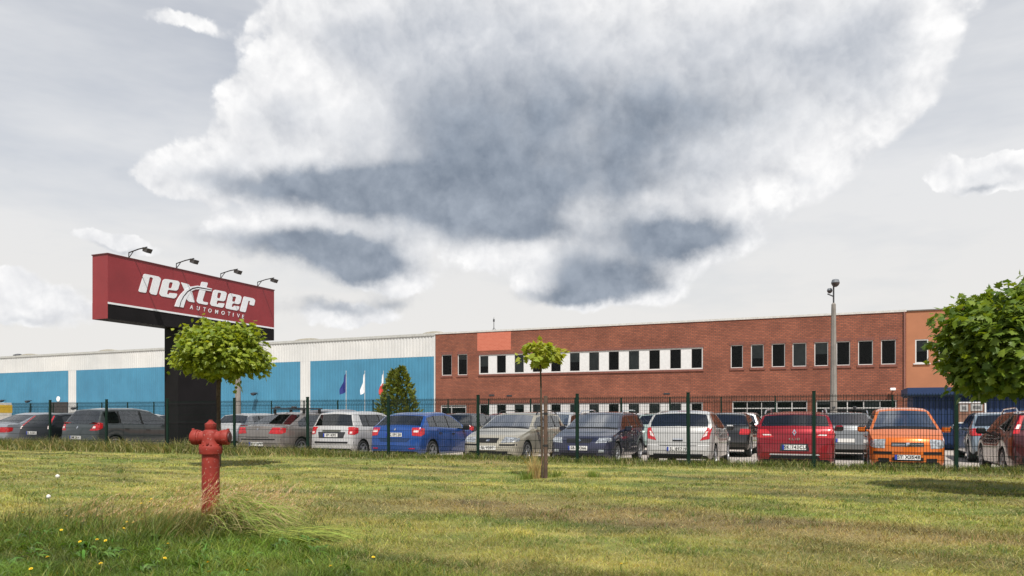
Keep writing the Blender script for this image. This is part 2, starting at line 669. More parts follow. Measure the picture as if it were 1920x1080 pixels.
def np_mesh(name, V, Fc, col=None, smooth=True):
    """V (n,3), Fc (m,k) index array with k fixed"""
    me = bpy.data.meshes.new(name)
    k = Fc.shape[1]
    me.vertices.add(len(V))
    me.vertices.foreach_set('co', np.ascontiguousarray(V, np.float32).ravel())
    me.loops.add(Fc.size)
    me.loops.foreach_set('vertex_index', np.ascontiguousarray(Fc, np.int32).ravel())
    me.polygons.add(len(Fc))
    me.polygons.foreach_set('loop_start', np.arange(0, Fc.size, k, dtype=np.int32))
    me.polygons.foreach_set('loop_total', np.full(len(Fc), k, np.int32))
    me.update(calc_edges=True)
    if smooth:
        me.polygons.foreach_set('use_smooth', np.ones(len(Fc), bool))
    if col is not None:
        at = me.color_attributes.new('col', 'FLOAT_COLOR', 'POINT')
        at.data.foreach_set('color', np.concatenate([col, np.ones((len(V), 1))], 1).astype(np.float32).ravel())
    return me


def grid_patch(ss, ts):
    S, Tt = np.meshgrid(ss, ts, indexing='ij')
    X = F.o[0] + S * F.c + Tt * F.s_
    Y = F.o[1] - S * F.s_ + Tt * F.c
    Z = lawn_z(X, Y)
    V = np.stack([X, Y, Z], -1).reshape(-1, 3)
    n, m = len(ss), len(ts)
    i, j = np.meshgrid(np.arange(n - 1), np.arange(m - 1), indexing='ij')
    a = (i * m + j).ravel()
    Fc = np.stack([a, a + m, a + m + 1, a + 1], 1)
    return V, Fc


V, Fc = grid_patch(np.arange(-30, 60, 0.22), np.concatenate([np.arange(-32, -1, 0.2), np.arange(-1, BANK_T + 0.2, 0.1)]))
lo = link('lawn', np_mesh('lawn', V, Fc, lawn_col(V[:, 0], V[:, 1])), None, soil)
lo['kind'] = 'structure'

# ================================================================== blue and white factory hall
S_CORNER = F.s_at(816.5, 37.0)
cx_, cy_ = F.xy(S_CORNER, 37.0)
HF = Frame(cx_, cy_, 25.2)          # s = 0 at the brick corner, negative to the left
white_sheet = mat('white_sheet_metal', (0.58, 0.58, 0.57), 0.5, var=0.04, vscale=0.6)
blue_sheet = mat('blue_sheet_metal', (0.052, 0.21, 0.335), 0.5, var=0.07, vscale=0.6)
for m_ in (white_sheet, blue_sheet):
    T = NT(m_.node_tree)
    p = principled(m_)
    o = T.new('ShaderNodeTexCoord')
    n1 = T.noise(T.vmath('MULTIPLY', o.outputs['Object'], (2.2, 2.2, 0.10)), 1.6, 5.0, 0.65)
    n2 = T.noise(o.outputs['Object'], 0.16, 4.0, 0.6)
    k1 = T.mix(T.ramp(n1.outputs['Fac'], 0.35, 0.75), (1, 1, 1), (0.93, 0.925, 0.92))
    k2 = T.mix(T.ramp(n2.outputs['Fac'], 0.3, 0.7), (0.90, 0.91, 0.92), (1.06, 1.05, 1.04))
    T.put(p.inputs['Base Color'], T.mix(1.0, T.mix(1.0, p.inputs['Base Color'].links[0].from_socket, k1, 'MULTIPLY'), k2, 'MULTIPLY'))
grey_trim = mat('grey_trim', (0.42, 0.42, 0.40), 0.5, var=0.1)
zt = HF.z_at(816.5, 629, 0)
zblue = HF.z_at(816.5, 668, 0)
hall = thing('factory_hall', 'long factory hall clad in ribbed white and blue metal beside the brick offices', 'building', HF.w(0, 0, LOT), -HF.a)
H_ = zt - LOT
HB = zblue - LOT
LEN = 105.0


def ribbed(x0, x1, z0, z1, y, pitch=0.30, depth=0.035):
    mb = MB()
    xs, ys = [], []
    n = max(1, int(round((x1 - x0) / pitch)))
    pw = (x1 - x0) / n
    for i in range(n):
        b = x0 + i * pw
        for fx, fy in ((0, 0), (0.55, 0), (0.68, depth), (0.87, depth)):
            xs.append(b + fx * pw)
            ys.append(y + fy)
    xs.append(x1)
    ys.append(y)
    m = len(xs)
    mb.add([(a, b, z0) for a, b in zip(xs, ys)] + [(a, b, z1) for a, b in zip(xs, ys)], [(i, i + 1, m + i + 1, m + i) for i in range(m - 1)])
    return mb


MB().box(-LEN, -0.02, 0.06, 60, 0, H_ - 0.3).obj('hall_block', white_sheet, hall)
ribbed(-LEN, -0.02, HB, H_, 0).obj('white_cladding', white_sheet, hall)
MB().box(-LEN, -0.02, -0.06, 0.4, H_, H_ + 0.2).obj('roof_trim', grey_trim, hall)
strips = [(128, 143), (563, 582)]
sx = [(HF.s_at(a, 0), HF.s_at(b, 0)) for a, b in strips]
mid = ((sx[0][0] + sx[1][0]) / 2, (sx[0][0] + sx[1][0]) / 2 + 0.75)
bay = (sx[1][0] - sx[0][0])
allst = sorted([sx[0], sx[1], (sx[0][0] - bay, sx[0][0] - bay + 0.75)])
edges = [-LEN]
for a, b in allst:
    edges += [a, b]
edges.append(-0.12)
for i in range(0, len(edges) - 1, 2):
    ribbed(edges[i], edges[i + 1], 0, HB - 0.003, -0.012).obj('blue_cladding', blue_sheet, hall)
for a, b in allst:
    ribbed(a, b, 0, HB - 0.003, 0).obj('white_strip', white_sheet, hall)
MB().box(-0.12, -0.015, -0.03, 0.05, 0, H_ - 0.002).obj('corner_flashing', white_sheet, hall)
dark_metal = mat('dark_metal', (0.03, 0.03, 0.035), 0.5)
a, b = HF.s_at(97, 0), HF.s_at(127, 0)
MB().box(a, b, -0.05, 0.02, 0, HF.z_at(112, 754, 0) - LOT).obj('gate_door', mat('brown_door', (0.06, 0.05, 0.05), 0.6), hall)
rs = MB().lathe([(0.28, -0.07), (0.28, -0.03)], 20, 'y', (HF.s_at(110, 0), 0, HF.z_at(110, 748, 0) - LOT))
rs.obj('round_sign', mat('white_enamel', (0.8, 0.8, 0.8), 0.4), hall)
for px, py in ((484, 739), (61, 753), (147, 766), (12, 752)):
    s, z = HF.s_at(px, 0), HF.z_at(px, py, 0) - LOT
    q = MB()
    q.tube([(s - 0.05, -0.02, z + 0.1), (s - 0.05, -0.35, z + 0.12), (s, -0.55, z + 0.05)], 0.03)
    q.add([(s - .22, -.75, z + .08), (s + .22, -.75, z + .02), (s + .22, -.3, z + .1), (s - .22, -.3, z + .16), (s - .12, -.7, z - .12), (s + .14, -.7, z - .16), (s + .14, -.4, z - .08), (s - .12, -.4, z - .04)],
          [(0, 1, 2, 3), (7, 6, 5, 4), (0, 4, 5, 1), (1, 5, 6, 2), (2, 6, 7, 3), (3, 7, 4, 0)])
    q.obj('wall_floodlight', dark_metal, hall)
cream = mat('skylight_end', (0.40, 0.37, 0.30), 0.6)
for px, w_ in ((200, 1.6), (575, 1.7), (812, 1.2), (52, 1.8)):
    s = HF.s_at(px, 0.6)
    pr = [(s + w_ * math.cos(a_), H_ + 0.12 + 0.30 * math.sin(a_)) for a_ in np.linspace(0, math.pi, 13)]
    prism([pr], 0.6, 14).obj('roof_skylight', cream, hall)
s = HF.s_at(35, 4)
q = MB().lathe([(0.35, H_), (0.35, H_ + 0.7)], 12, 'z', (s, 4, 0))
q.lathe([(0.6, H_ + 0.7), (0.55, H_ + 0.78), (0.2, H_ + 0.9)], 12, 'z', (s, 4, 0))
q.obj('roof_vent', dark_metal, hall)

# ================================================================== brick office building
BF = Frame(cx_, cy_, 23.15)
brick = bpy.data.materials.new('brick')
brick.use_nodes = True
T = NT(brick.node_tree)
p = principled(brick)
o = T.new('ShaderNodeTexCoord')
sp = T.new('ShaderNodeSeparateXYZ')
T.put(sp.inputs[0], o.outputs['Object'])
cb = T.new('ShaderNodeCombineXYZ')
T.put(cb.inputs[0], T.math('ADD', sp.outputs[0], sp.outputs[1]))
T.put(cb.inputs[1], sp.outputs[2])
bk = T.new('ShaderNodeTexBrick')
T.put(bk.inputs['Vector'], cb.outputs[0])
bk.inputs['Color1'].default_value = (0.225, 0.068, 0.037, 1)
bk.inputs['Color2'].default_value = (0.31, 0.098, 0.052, 1)
bk.inputs['Mortar'].default_value = (0.12, 0.06, 0.045, 1)
bk.inputs['Scale'].default_value = 1.0
bk.inputs['Brick Width'].default_value = 0.26
bk.inputs['Row Height'].default_value = 0.105
bk.inputs['Mortar Size'].default_value = 0.016
bk.inputs['Bias'].default_value = -0.1
n1 = T.noise(o.outputs['Object'], 0.55, 6.0, 0.62)
n2 = T.noise(T.vmath('MULTIPLY', o.outputs['Object'], (0.5, 0.5, 5.0)), 1.1, 6.0, 0.7)
c = T.mix(1.0, bk.outputs['Color'], T.mix(T.ramp(n1.outputs['Fac'], 0.3, 0.72), (0.72, 0.7, 0.7), (1.1, 1.1, 1.1)), 'MULTIPLY')
# whitish salt bloom in streaks, mostly under the roof edge
bloom = T.math('MULTIPLY', T.ramp(n2.outputs['Fac'], 0.62, 0.8), T.math('MULTIPLY', T.ramp(sp.outputs[2], 4.5, 7.5), 0.35))
c = T.mix(bloom, c, (0.55, 0.42, 0.38))
T.put(p.inputs['Base Color'], c)
p.inputs['Roughness'].default_value = 0.9
bb = T.new('ShaderNodeBump')
bb.inputs['Strength'].default_value = 0.5
bb.inputs['Distance'].default_value = 0.012
T.put(bb.inputs['Height'], bk.outputs['Fac'])
bb.invert = True
T.put(p.inputs['Normal'], bb.outputs[0])

stucco = mat('stucco', (0.35, 0.145, 0.075), 0.92, var=0.1, vscale=0.5, bump=0.2, bscale=60)
frame_w = mat('window_frame', (0.55, 0.54, 0.53), 0.5, var=0.05)
panel_w = mat('white_panel', (0.60, 0.60, 0.60), 0.5, var=0.05)
soldier = mat('brick_sill', (0.17, 0.062, 0.045), 0.9, var=0.2, vscale=8)
pane_m = glass_mat('office_glass', (.55, .6, .6), 1.28, .0)

off = thing('office_building', 'two storey red brick office building with window bands and stucco end', 'building', BF.w(0, 0, LOT), -BF.a)
RZ = BF.z_at(817, 627, 0) - LOT
BX1 = BF.s_at(1699, 0)
BX2 = BX1 + 26.0


def zb_(px, py):
    return BF.z_at(px, py, 0) - LOT


up_z0, up_z1 = zb_(1380, 690), zb_(1380, 647)
rib_z0, rib_z1 = zb_(1318, 692), zb_(1318, 651)
sm_z0, sm_z1 = zb_(838, 704), zb_(838, 665)
g_z1 = zb_(1373, 752)
openings = []       # (x0,x1,z0,z1,kind)
for a, b in ((828, 847), (858, 876)):
    openings.append((BF.s_at(a, 0), BF.s_at(b, 0), sm_z0, sm_z1, 'single'))
rx0, rx1 = BF.s_at(898, 0), BF.s_at(1318, 0)
openings.append((rx0, rx1, rib_z0, rib_z1, 'ribbon'))
for a, b in ((1370, 1393), (1408, 1432), (1447, 1472), (1486, 1512), (1527, 1553), (1568, 1594), (1609, 1637), (1652, 1680)):
    openings.append((BF.s_at(a, 0), BF.s_at(b, 0), up_z0, up_z1, 'single'))
gz1 = zb_(1318, 754)
openings.append((rx0, rx1, 0.75, gz1, 'ribbon'))
openings.append((BF.s_at(1373, 0), BF.s_at(1514, 0), 0.35, g_z1, 'glazed'))
openings.append((BF.s_at(1530, 0), BF.s_at(1681, 0), 0.35, g_z1, 'glazed'))
openings.append((BF.s_at(826, 0), BF.s_at(874, 0), 0.02, zb_(850, 759), 'door'))


def wall_grid(x0, x1, z0, z1, ops, depth):
    xs = sorted({x0, x1, *[a for o_ in ops for a in o_[:2]]})
    zs = sorted({z0, z1, *[a for o_ in ops for a in o_[2:4]]})
    mb = MB()
    for i in range(len(xs) - 1):
        for j in range(len(zs) - 1):
            mx, mz = (xs[i] + xs[i + 1]) / 2, (zs[j] + zs[j + 1]) / 2
            if any(o_[0] < mx < o_[1] and o_[2] < mz < o_[3] for o_ in ops):
                continue
            mb.add([(xs[i], 0, zs[j]), (xs[i + 1], 0, zs[j]), (xs[i + 1], 0, zs[j + 1]), (xs[i], 0, zs[j + 1])], [(0, 1, 2, 3)])
    for a, b, c_, d, *_ in ops:
        mb.add([(a, 0, c_), (b, 0, c_), (b, 0, d), (a, 0, d), (a, depth, c_), (b, depth, c_), (b, depth, d), (a, depth, d)],
               [(0, 4, 5, 1), (1, 5, 6, 2), (2, 6, 7, 3), (3, 7, 4, 0)])
    return mb


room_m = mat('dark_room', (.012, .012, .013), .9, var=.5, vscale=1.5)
blind_m = mat('window_blind', (.20, .20, .20), .8, var=.15, vscale=2)
for a, b, c_, d, kind in openings:
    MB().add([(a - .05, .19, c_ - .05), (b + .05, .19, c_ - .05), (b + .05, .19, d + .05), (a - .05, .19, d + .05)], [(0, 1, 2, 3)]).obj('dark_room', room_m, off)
wall_grid(0, BX1, 0, RZ, openings, 0.18).obj('brick_wall', brick, off)
swin = [(BF.s_at(1716, 0), BF.s_at(1741, 0), zb_(1728, 681), zb_(1728, 636), 'single'),
        (BF.s_at(1760, 0), BF.s_at(1788, 0), zb_(1774, 681), zb_(1774, 636), 'single')]
sw = wall_grid(BX1, BX2, 2.35, RZ + 0.02, swin, 0.12)
sw.obj('stucco_wall', stucco, off, loc=(0.0, 0.03, 0))
for a, b, c_, d, kind in swin:
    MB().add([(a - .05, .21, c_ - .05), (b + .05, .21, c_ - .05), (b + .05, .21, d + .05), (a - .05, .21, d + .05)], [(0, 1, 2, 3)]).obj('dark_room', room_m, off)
MB().box(BX1 + 0.002, BX2, 0.035, 0.2, 0, 2.348).obj('brick_base', brick, off)
MB().box(0.02, BX2, 0.22, 24, 0, RZ - 0.25).obj('building_block', brick, off)
MB().box(-0.03, BX1 + 0.02, -0.05, 0.5, RZ, RZ + 0.13).obj('roof_coping', mat('coping', (0.5, 0.49, 0.47), 0.5), off)
MB().box(BX1 + 0.02, BX2, -0.03, 0.5, RZ + 0.02, RZ + 0.09).obj('roof_coping', mat('dark_coping', (0.12, 0.11, 0.1), 0.5), off)
# lighter repaired field above the band
a, b = BF.s_at(895, 0), BF.s_at(958, 0)
rep = bpy.data.materials.new('repaired_brick')
rep.use_nodes = True
T = NT(rep.node_tree)
p = principled(rep)
o = T.new('ShaderNodeTexCoord')
sp = T.new('ShaderNodeSeparateXYZ')
T.put(sp.inputs[0], o.outputs['Object'])
cb = T.new('ShaderNodeCombineXYZ')
T.put(cb.inputs[0], sp.outputs[0])
T.put(cb.inputs[1], sp.outputs[2])
bk = T.new('ShaderNodeTexBrick')
T.put(bk.inputs['Vector'], cb.outputs[0])
bk.inputs['Color1'].default_value = (0.43, 0.11, 0.066, 1)
bk.inputs['Color2'].default_value = (0.48, 0.135, 0.082, 1)
bk.inputs['Mortar'].default_value = (0.5, 0.17, 0.11, 1)
bk.inputs['Scale'].default_value = 1.0
bk.inputs['Brick Width'].default_value = 0.26
bk.inputs['Row Height'].default_value = 0.105
bk.inputs['Mortar Size'].default_value = 0.014
T.put(p.inputs['Base Color'], bk.outputs['Color'])
p.inputs['Roughness'].default_value = 0.9
MB().box(a, b, -0.012, 0.02, zb_(926, 657), RZ - 0.05).obj('repaired_field', rep, off)['label'] = 'lighter orange red field of repaired brickwork'


def window(x0, x1, z0, z1, fw=0.05, y=0.10, mull=(), trans=(), name='window', parent=off):
    mb = MB()
    mb.box(x0, x0 + fw, y - 0.04, y + 0.03, z0, z1).box(x1 - fw, x1, y - 0.04, y + 0.03, z0, z1)
    mb.box(x0 + fw, x1 - fw, y - 0.04, y + 0.03, z0, z0 + fw).box(x0 + fw, x1 - fw, y - 0.04, y + 0.03, z1 - fw, z1)
    for m_ in mull:
        mb.box(m_ - fw / 2, m_ + fw / 2, y - 0.035, y + 0.025, z0 + fw, z1 - fw)
    for t_ in trans:
        mb.box(x0 + fw, x1 - fw, y - 0.032, y + 0.02, t_ - fw / 2, t_ + fw / 2)
    w_ = mb.obj(name, frame_w, parent)
    return w_


def pane(x0, x1, z0, z1, y, parent):
    # panes sit a hair out of true, as real ones do
    j = rnd.uniform(-0.006, 0.006)
    k_ = rnd.uniform(-0.006, 0.006)
    MB().add([(x0, y + j, z0 + 0), (x1, y - j, z0), (x1, y - j + k_, z1), (x0, y + j + k_, z1)], [(0, 1, 2, 3)]).obj('pane', pane_m, parent)
    if rnd.random() < .38:
        dz_ = (z1 - z0) * rnd.choice((.25, .45, .5, .6, 1.0))
        MB().add([(x0, y + .05, z1 - dz_), (x1, y + .05, z1 - dz_), (x1, y + .05, z1), (x0, y + .05, z1)], [(0, 1, 2, 3)]).obj('blind', blind_m, parent)


for a, b, c_, d, kind in openings:
    if kind == 'single':
        w_ = window(a, b, c_, d)
        pane(a + .03, b - .03, c_ + .03, d - .03, 0.11, w_)
        MB().box(a - 0.08, b + 0.08, -0.05, 0.06, c_ - 0.16, c_ - 0.002).obj('brick_sill', soldier, off)
        MB().box(a - 0.08, b + 0.08, -0.012, 0.06, d + 0.002, d + 0.2).obj('brick_lintel', soldier, off)
    elif kind == 'ribbon':
        n = 12
        unit = (b - a) / (n + (n - 1) * 0.82)
        fr = MB()
        fr.box(a, b, 0.03, 0.12, c_, c_ + 0.06).box(a, b, 0.03, 0.12, d - 0.06, d)
        fr.box(a, a + 0.05, 0.03, 0.12, c_ + 0.06, d - 0.06).box(b - 0.05, b, 0.03, 0.12, c_ + 0.06, d - 0.06)
        fr.obj('band_frame', frame_w, off)
        x = a
        for i in range(n):
            x0, x1 = x + (0.05 if i == 0 else 0), x + unit - (0.05 if i == n - 1 else 0)
            w_ = window(x0, x1, c_ + 0.06, d - 0.06, 0.035, 0.09)
            pane(x0 + .02, x1 - .02, c_ + .08, d - .08, 0.10, w_)
            x += unit
            if i < n - 1:
                MB().box(x, x + unit * 0.82, 0.05, 0.12, c_ + 0.06, d - 0.06).obj('white_panel', panel_w, off)
                x += unit * 0.82
        MB().box(a - 0.05, b + 0.05, -0.06, 0.05, c_ - 0.14, c_ - 0.002).obj('brick_sill', soldier, off)
        MB().box(a - 0.05, b + 0.05, -0.012, 0.05, d + 0.002, d + 0.16).obj('brick_lintel', soldier, off)
    elif kind == 'glazed':
        n = max(2, int(round((b - a) / 0.9)))
        ms = [a + (b - a) * i / n for i in range(1, n)]
        tr = d - 0.5
        w_ = window(a, b, c_, d, 0.06, 0.10, ms, [tr, c_ + 0.9], 'shop_window')
        for i in range(n):
            x0, x1 = a + (b - a) * i / n, a + (b - a) * (i + 1) / n
            pane(x0 + .03, x1 - .03, tr, d - .03, 0.11, w_)
            pane(x0 + .03, x1 - .03, c_ + .03, tr, 0.112, w_)
    else:
        w_ = window(a, b, c_, d, 0.07, 0.10, [a + (b - a) * 0.42], [c_ + 2.0], 'entrance_door')
        pane(a + .03, b - .03, c_ + .03, d - .03, 0.11, w_)
for a, b, c_, d, kind in swin:
    w_ = window(a, b, c_, d, 0.07, 0.09)
    pane(a + .04, b - .04, c_ + .04, d - .04, 0.12, w_)
    MB().box(a - 0.1, b + 0.1, -0.05, 0.06, c_ - 0.07, c_ - 0.002).obj('window_sill', panel_w, off)
# mast on the roof, camera, wall grilles, downpipe, rain gutter line
s = BF.s_at(926, 1)
q = MB().tube([(s, 1, RZ), (s, 1, RZ + 1.0), (s, 1, RZ + 1.25)], [0.03, 0.025, 0.012], 5)
q.tube([(s - .3, 1, RZ), (s, 1, RZ + .45)], .012, 4).tube([(s + .4, 1, RZ), (s, 1, RZ + .45)], .012, 4).box(s - .05, s + .05, .95, 1.05, RZ + .9, RZ + 1.1)
q.obj('roof_mast', dark_metal, off)
s = BF.s_at(1675, 0)
z = zb_(1675, 730)
MB().box(s - .04, s + .04, -.2, 0, z - .02, z + .05).rbox(s - .2, s + .12, -.38, -.18, z - .08, z + .08, .03).obj('security_camera', mat('white_plastic', (.75, .75, .75), .4), off)
for px, py in ((955, 742), (1250, 738), (922, 741)):
    s, z = BF.s_at(px, 0), zb_(px, py)
    MB().box(s - .22, s + .22, -.03, .01, z - .06, z + .06).obj('wall_grille', dark_metal, off)
MB().tube([(BX1 - .1, -.07, 0), (BX1 - .1, -.07, RZ)], .05, 8).obj('downpipe', mat('rust_pipe', (.2, .09, .07), .6), off)

# ================================================================== blue cabin with a notice board
CF_T = 17.5
c_s0, c_s1 = F.s_at(1712, CF_T), F.s_at(1712, CF_T) + 4.6
cabin = thing('guard_cabin', 'dark blue ribbed metal cabin with projecting flat roof before the stucco wall', 'cabin', F.w(c_s0, CF_T, LOT), -F.a)
blue_cab = mat('cabin_blue', (0.004, 0.022, 0.080), 0.6, var=0.15, vscale=1.0)
ch = F.z_at(1740, 727, CF_T) - LOT
cl = c_s1 - c_s0
MB().box(0, cl, 0.05, 2.5, 0.05, ch - 0.36).obj('cabin_body', blue_cab, cabin)
ribbed(0.0, cl, 0.05, ch - 0.36, 0.0, 0.2, 0.03).obj('ribbed_wall', blue_cab, cabin)
MB().box(-0.22, cl + 0.2, -0.28, 2.7, ch - 0.30, ch).obj('roof', blue_cab, cabin)
MB().box(-0.14, cl + 0.12, -0.2, 2.6, ch - 0.358, ch - 0.302).obj('roof_edge', mat('cabin_edge', (0.01, 0.015, 0.05), .6), cabin)
t_nb = CF_T - 0.9
n0, n1_ = F.s_at(1794, t_nb), F.s_at(1849, t_nb)
zt_, zb2 = F.z_at(1820, 753.5, t_nb), F.z_at(1820, 794, t_nb)
nb = thing('notice_board', 'white framed notice board with posters in front of the blue cabin', 'board', F.w(n0, t_nb, LOT), -F.a)
h0, h1 = zb2 - LOT, zt_ - LOT
wdt = n1_ - n0
q = MB().box(0, 0.05, -.03, .05, 0, h1).box(wdt - .05, wdt, -.03, .05, 0, h1).box(.05, wdt - .05, -.03, .05, h1 - .05, h1).box(.05, wdt - .05, -.03, .05, h0, h0 + .05)
q.obj('frame', panel_w, nb)
MB().box(.05, wdt - .05, 0, .03, h0 + .05, h1 - .05).obj('backing', mat('board_backing', (.20, .10, .065), .8, var=.35, vscale=3), nb)
for x0, x1, z0, z1 in ((.1, .38, h1 - .36, h1 - .1), (wdt - .5, wdt - .12, h1 - .34, h1 - .08), (wdt - .5, wdt - .1, h1 - .72, h1 - .5)):
    q = MB().box(x0, x1, -.012, -.002, z0, z1).obj('notice', M('notice_paper', (.34, .34, .33), .8), nb)
    MB().box(x0 + .07, x1 - .07, -.016, -.0125, z0 + .07, z1 - .07).obj('print', mat('print_ink', (.1, .1, .1), .8, var=.8, vscale=12), q)

# ================================================================== steel mesh fences
green_post = mat('green_post', (0.004, 0.020, 0.013), 0.55, var=0.15, vscale=3, spec=0.2)
green_wire = mat('green_wire', (0.003, 0.010, 0.008), 0.7, var=0.0, spec=0.15)


def fence_panel_mesh(w_, h, wr, pitch, folds):
    zs = [0.0]
    for z in folds:
        zs += [z - 0.05, z, z + 0.05]
    zs.append(h)
    mb = MB()
    n = int(round(w_ / pitch))
    for i in range(n + 1):
        x = w_ * i / n
        pts = []
        for z in zs:
            pts.append((x, -0.035 if z in folds else 0.0, z))
        vs, fs = [], []
        for (a_, b_, z) in pts:
            vs += [(a_ - wr, b_, z), (a_, b_ - wr, z), (a_ + wr, b_, z), (a_, b_ + wr, z)]
        for k_ in range(len(pts) - 1):
            for m_ in range(4):
                fs.append((k_ * 4 + m_, k_ * 4 + (m_ + 1) % 4, k_ * 4 + 4 + (m_ + 1) % 4, k_ * 4 + 4 + m_))
        mb.add(vs, fs)
    hz = [0.03, h - 0.03]
    for z in folds:
        hz += [z - 0.05, z + 0.05]
    z = 0.25
    while z < h - 0.15:
        if all(abs(z - f_) > 0.12 for f_ in folds):
            hz.append(z)
        z += 0.2
    for z in hz:
        mb.box(0, w_, -wr * 1.2 + 0.007, wr * 1.2 + 0.007, z - wr * 1.1, z + wr * 1.1)
    return mb.mesh('wire_panel')


def mesh_fence(label, t, n0, n1, s_off, z0, hp, ppx, wr, pitch, folds, group=None, z_extra=0.06):
    fe = thing('mesh_fence', label, 'fence', F.w(n0 * 2.5 + s_off, t, z0), -F.a)
    post = MB().rbox(-ppx, ppx, -ppx * 0.8, ppx * 0.8, -0.2, hp, 0.006)
    pm = post.mesh('post')
    cm = MB().rbox(-ppx - .004, ppx + .004, -ppx * .8 - .004, ppx * .8 + .004, hp, hp + .02, .005).mesh('post_cap')
    wm_ = fence_panel_mesh(2.5 - 2 * ppx - 0.02, hp - 0.05 - z_extra, wr, pitch, folds)
    for n in range(n0, n1 + 1):
        x = (n - n0) * 2.5
        po = link('post', pm, fe, green_post, (x, 0, 0), (rnd.uniform(-.006, .006), rnd.uniform(-.006, .006), 0))
        link('post_cap', cm, po, green_post)
        if n < n1:
            link('wire_panel', wm_, fe, green_wire, (x + ppx + 0.01, -0.02, z_extra))
    return fe


mesh_fence('dark green steel mesh fence running along the edge of the lawn', 0.0, -3, 15, 0.0, 0.0, 1.57, 0.034, 0.0036, 0.05, [0.22, 0.82, 1.36])
s2 = F.s_at(1454, 21.6)
off2 = s2 - 2.5 * math.floor(s2 / 2.5)
mesh_fence('green steel mesh fence on the grass verge in front of the factory buildings', 21.6, -13, 12, off2, LOT + 0.1,
           F.z_at(1454, 743, 21.6) - LOT - 0.1, 0.035, 0.0042, 0.05, [0.25, 1.05, 1.85])

# ================================================================== company sign
SD = 22.0
SX = (202 - CX) / FPX * SD
SF = Frame(SX, SD, -66.4)           # s runs along the face, away from the camera; face normal looks right


def sign_uv(px, py):
    s = SF.s_at(px, 0)
    y = SF.xy(s, 0)[1]
    return s, CAMZ + (HY - py) * y / FPX


SL = sign_uv(514, 600)[0]
zt_ = sign_uv(202, 476)[1]
zb2 = sign_uv(202, 597)[1]
zstr = sign_uv(202, 566)[1]
sgn = thing('company_sign', 'large red and black company sign on a black pylon with floodlights', 'sign', SF.w(SL / 2, 0.33, LOT), -SF.a)
ox = SL / 2
oy = 0.33
TH = 0.64
# local: x = s - SL/2 ; y = t - 0.33 ; face at y = -0.33 looks towards the camera side
red_m = mat('sign_red', (0.235, 0.024, 0.030), 0.45, var=0.12, vscale=0.8)
blk_m = mat('sign_black', (0.010, 0.009, 0.010), 0.6, var=0.25, vscale=1.0, spec=0.15)
wht_m = mat('sign_white', (0.72, 0.74, 0.78), 0.45, var=0.03)
yf = -oy
zz = lambda z: z - LOT
strip = 0.055
MB().box(-ox, ox, yf, yf + TH, zz(zstr), zz(zt_)).obj('red_box', red_m, sgn)
MB().box(-ox + 0.004, ox, yf + .002, yf + TH - .002, zz(zb2), zz(zstr) - .001).obj('black_band', blk_m, sgn)
MB().box(-ox - 0.004, -ox + 0.003, yf, yf + TH, zz(zb2), zz(zstr) - .0005).obj('red_end_panel', red_m, sgn)
MB().box(-ox, ox, yf - .014, yf - .001, zz(zstr) - strip, zz(zstr)).obj('white_stripe', wht_m, sgn)
MB().box(-ox - .02, ox + .02, yf - .02, yf + TH + .02, zz(zt_), zz(zt_) + .03).obj('top_trim', mat('sign_trim', (.10, .025, .028), .5), sgn)
px0, px1 = sign_uv(335, 700)[0] - ox, sign_uv(415, 700)[0] - ox
MB().box(px0, px1, yf + .02, yf + TH - .02, -.05, zz(zb2) - .002).obj('pylon', blk_m, sgn)
for i in range(1, 3):
    x = -ox + SL * i / 3
    MB().box(x - .006, x + .006, yf - .003, yf - .0005, zz(zstr) + .01, zz(zt_) - .01).obj('panel_seam', mat('seam', (.16, .02, .024), .6, var=0), sgn)


def zoompt(x, y):
    u, v = sign_uv(250 + x / 8.0, 500 + y / 8.0)
    return (u - ox, v - LOT)


def fillet(poly, r):
    out = []
    n = len(poly)
    for i in range(n):
        p0, p1, p2 = Vector(poly[i - 1]), Vector(poly[i]), Vector(poly[(i + 1) % n])
        a_, b_ = p0 - p1, p2 - p1
        rr = min(r, a_.length * 0.4, b_.length * 0.4)
        A, B = p1 + a_.normalized() * rr, p1 + b_.normalized() * rr
        for t_ in (0, .33, .67, 1):
            out.append(tuple(A * (1 - t_) ** 2 + p1 * 2 * t_ * (1 - t_) + B * t_ ** 2))
    return out


def e_at(dx, dy, k=1.0):
    pass


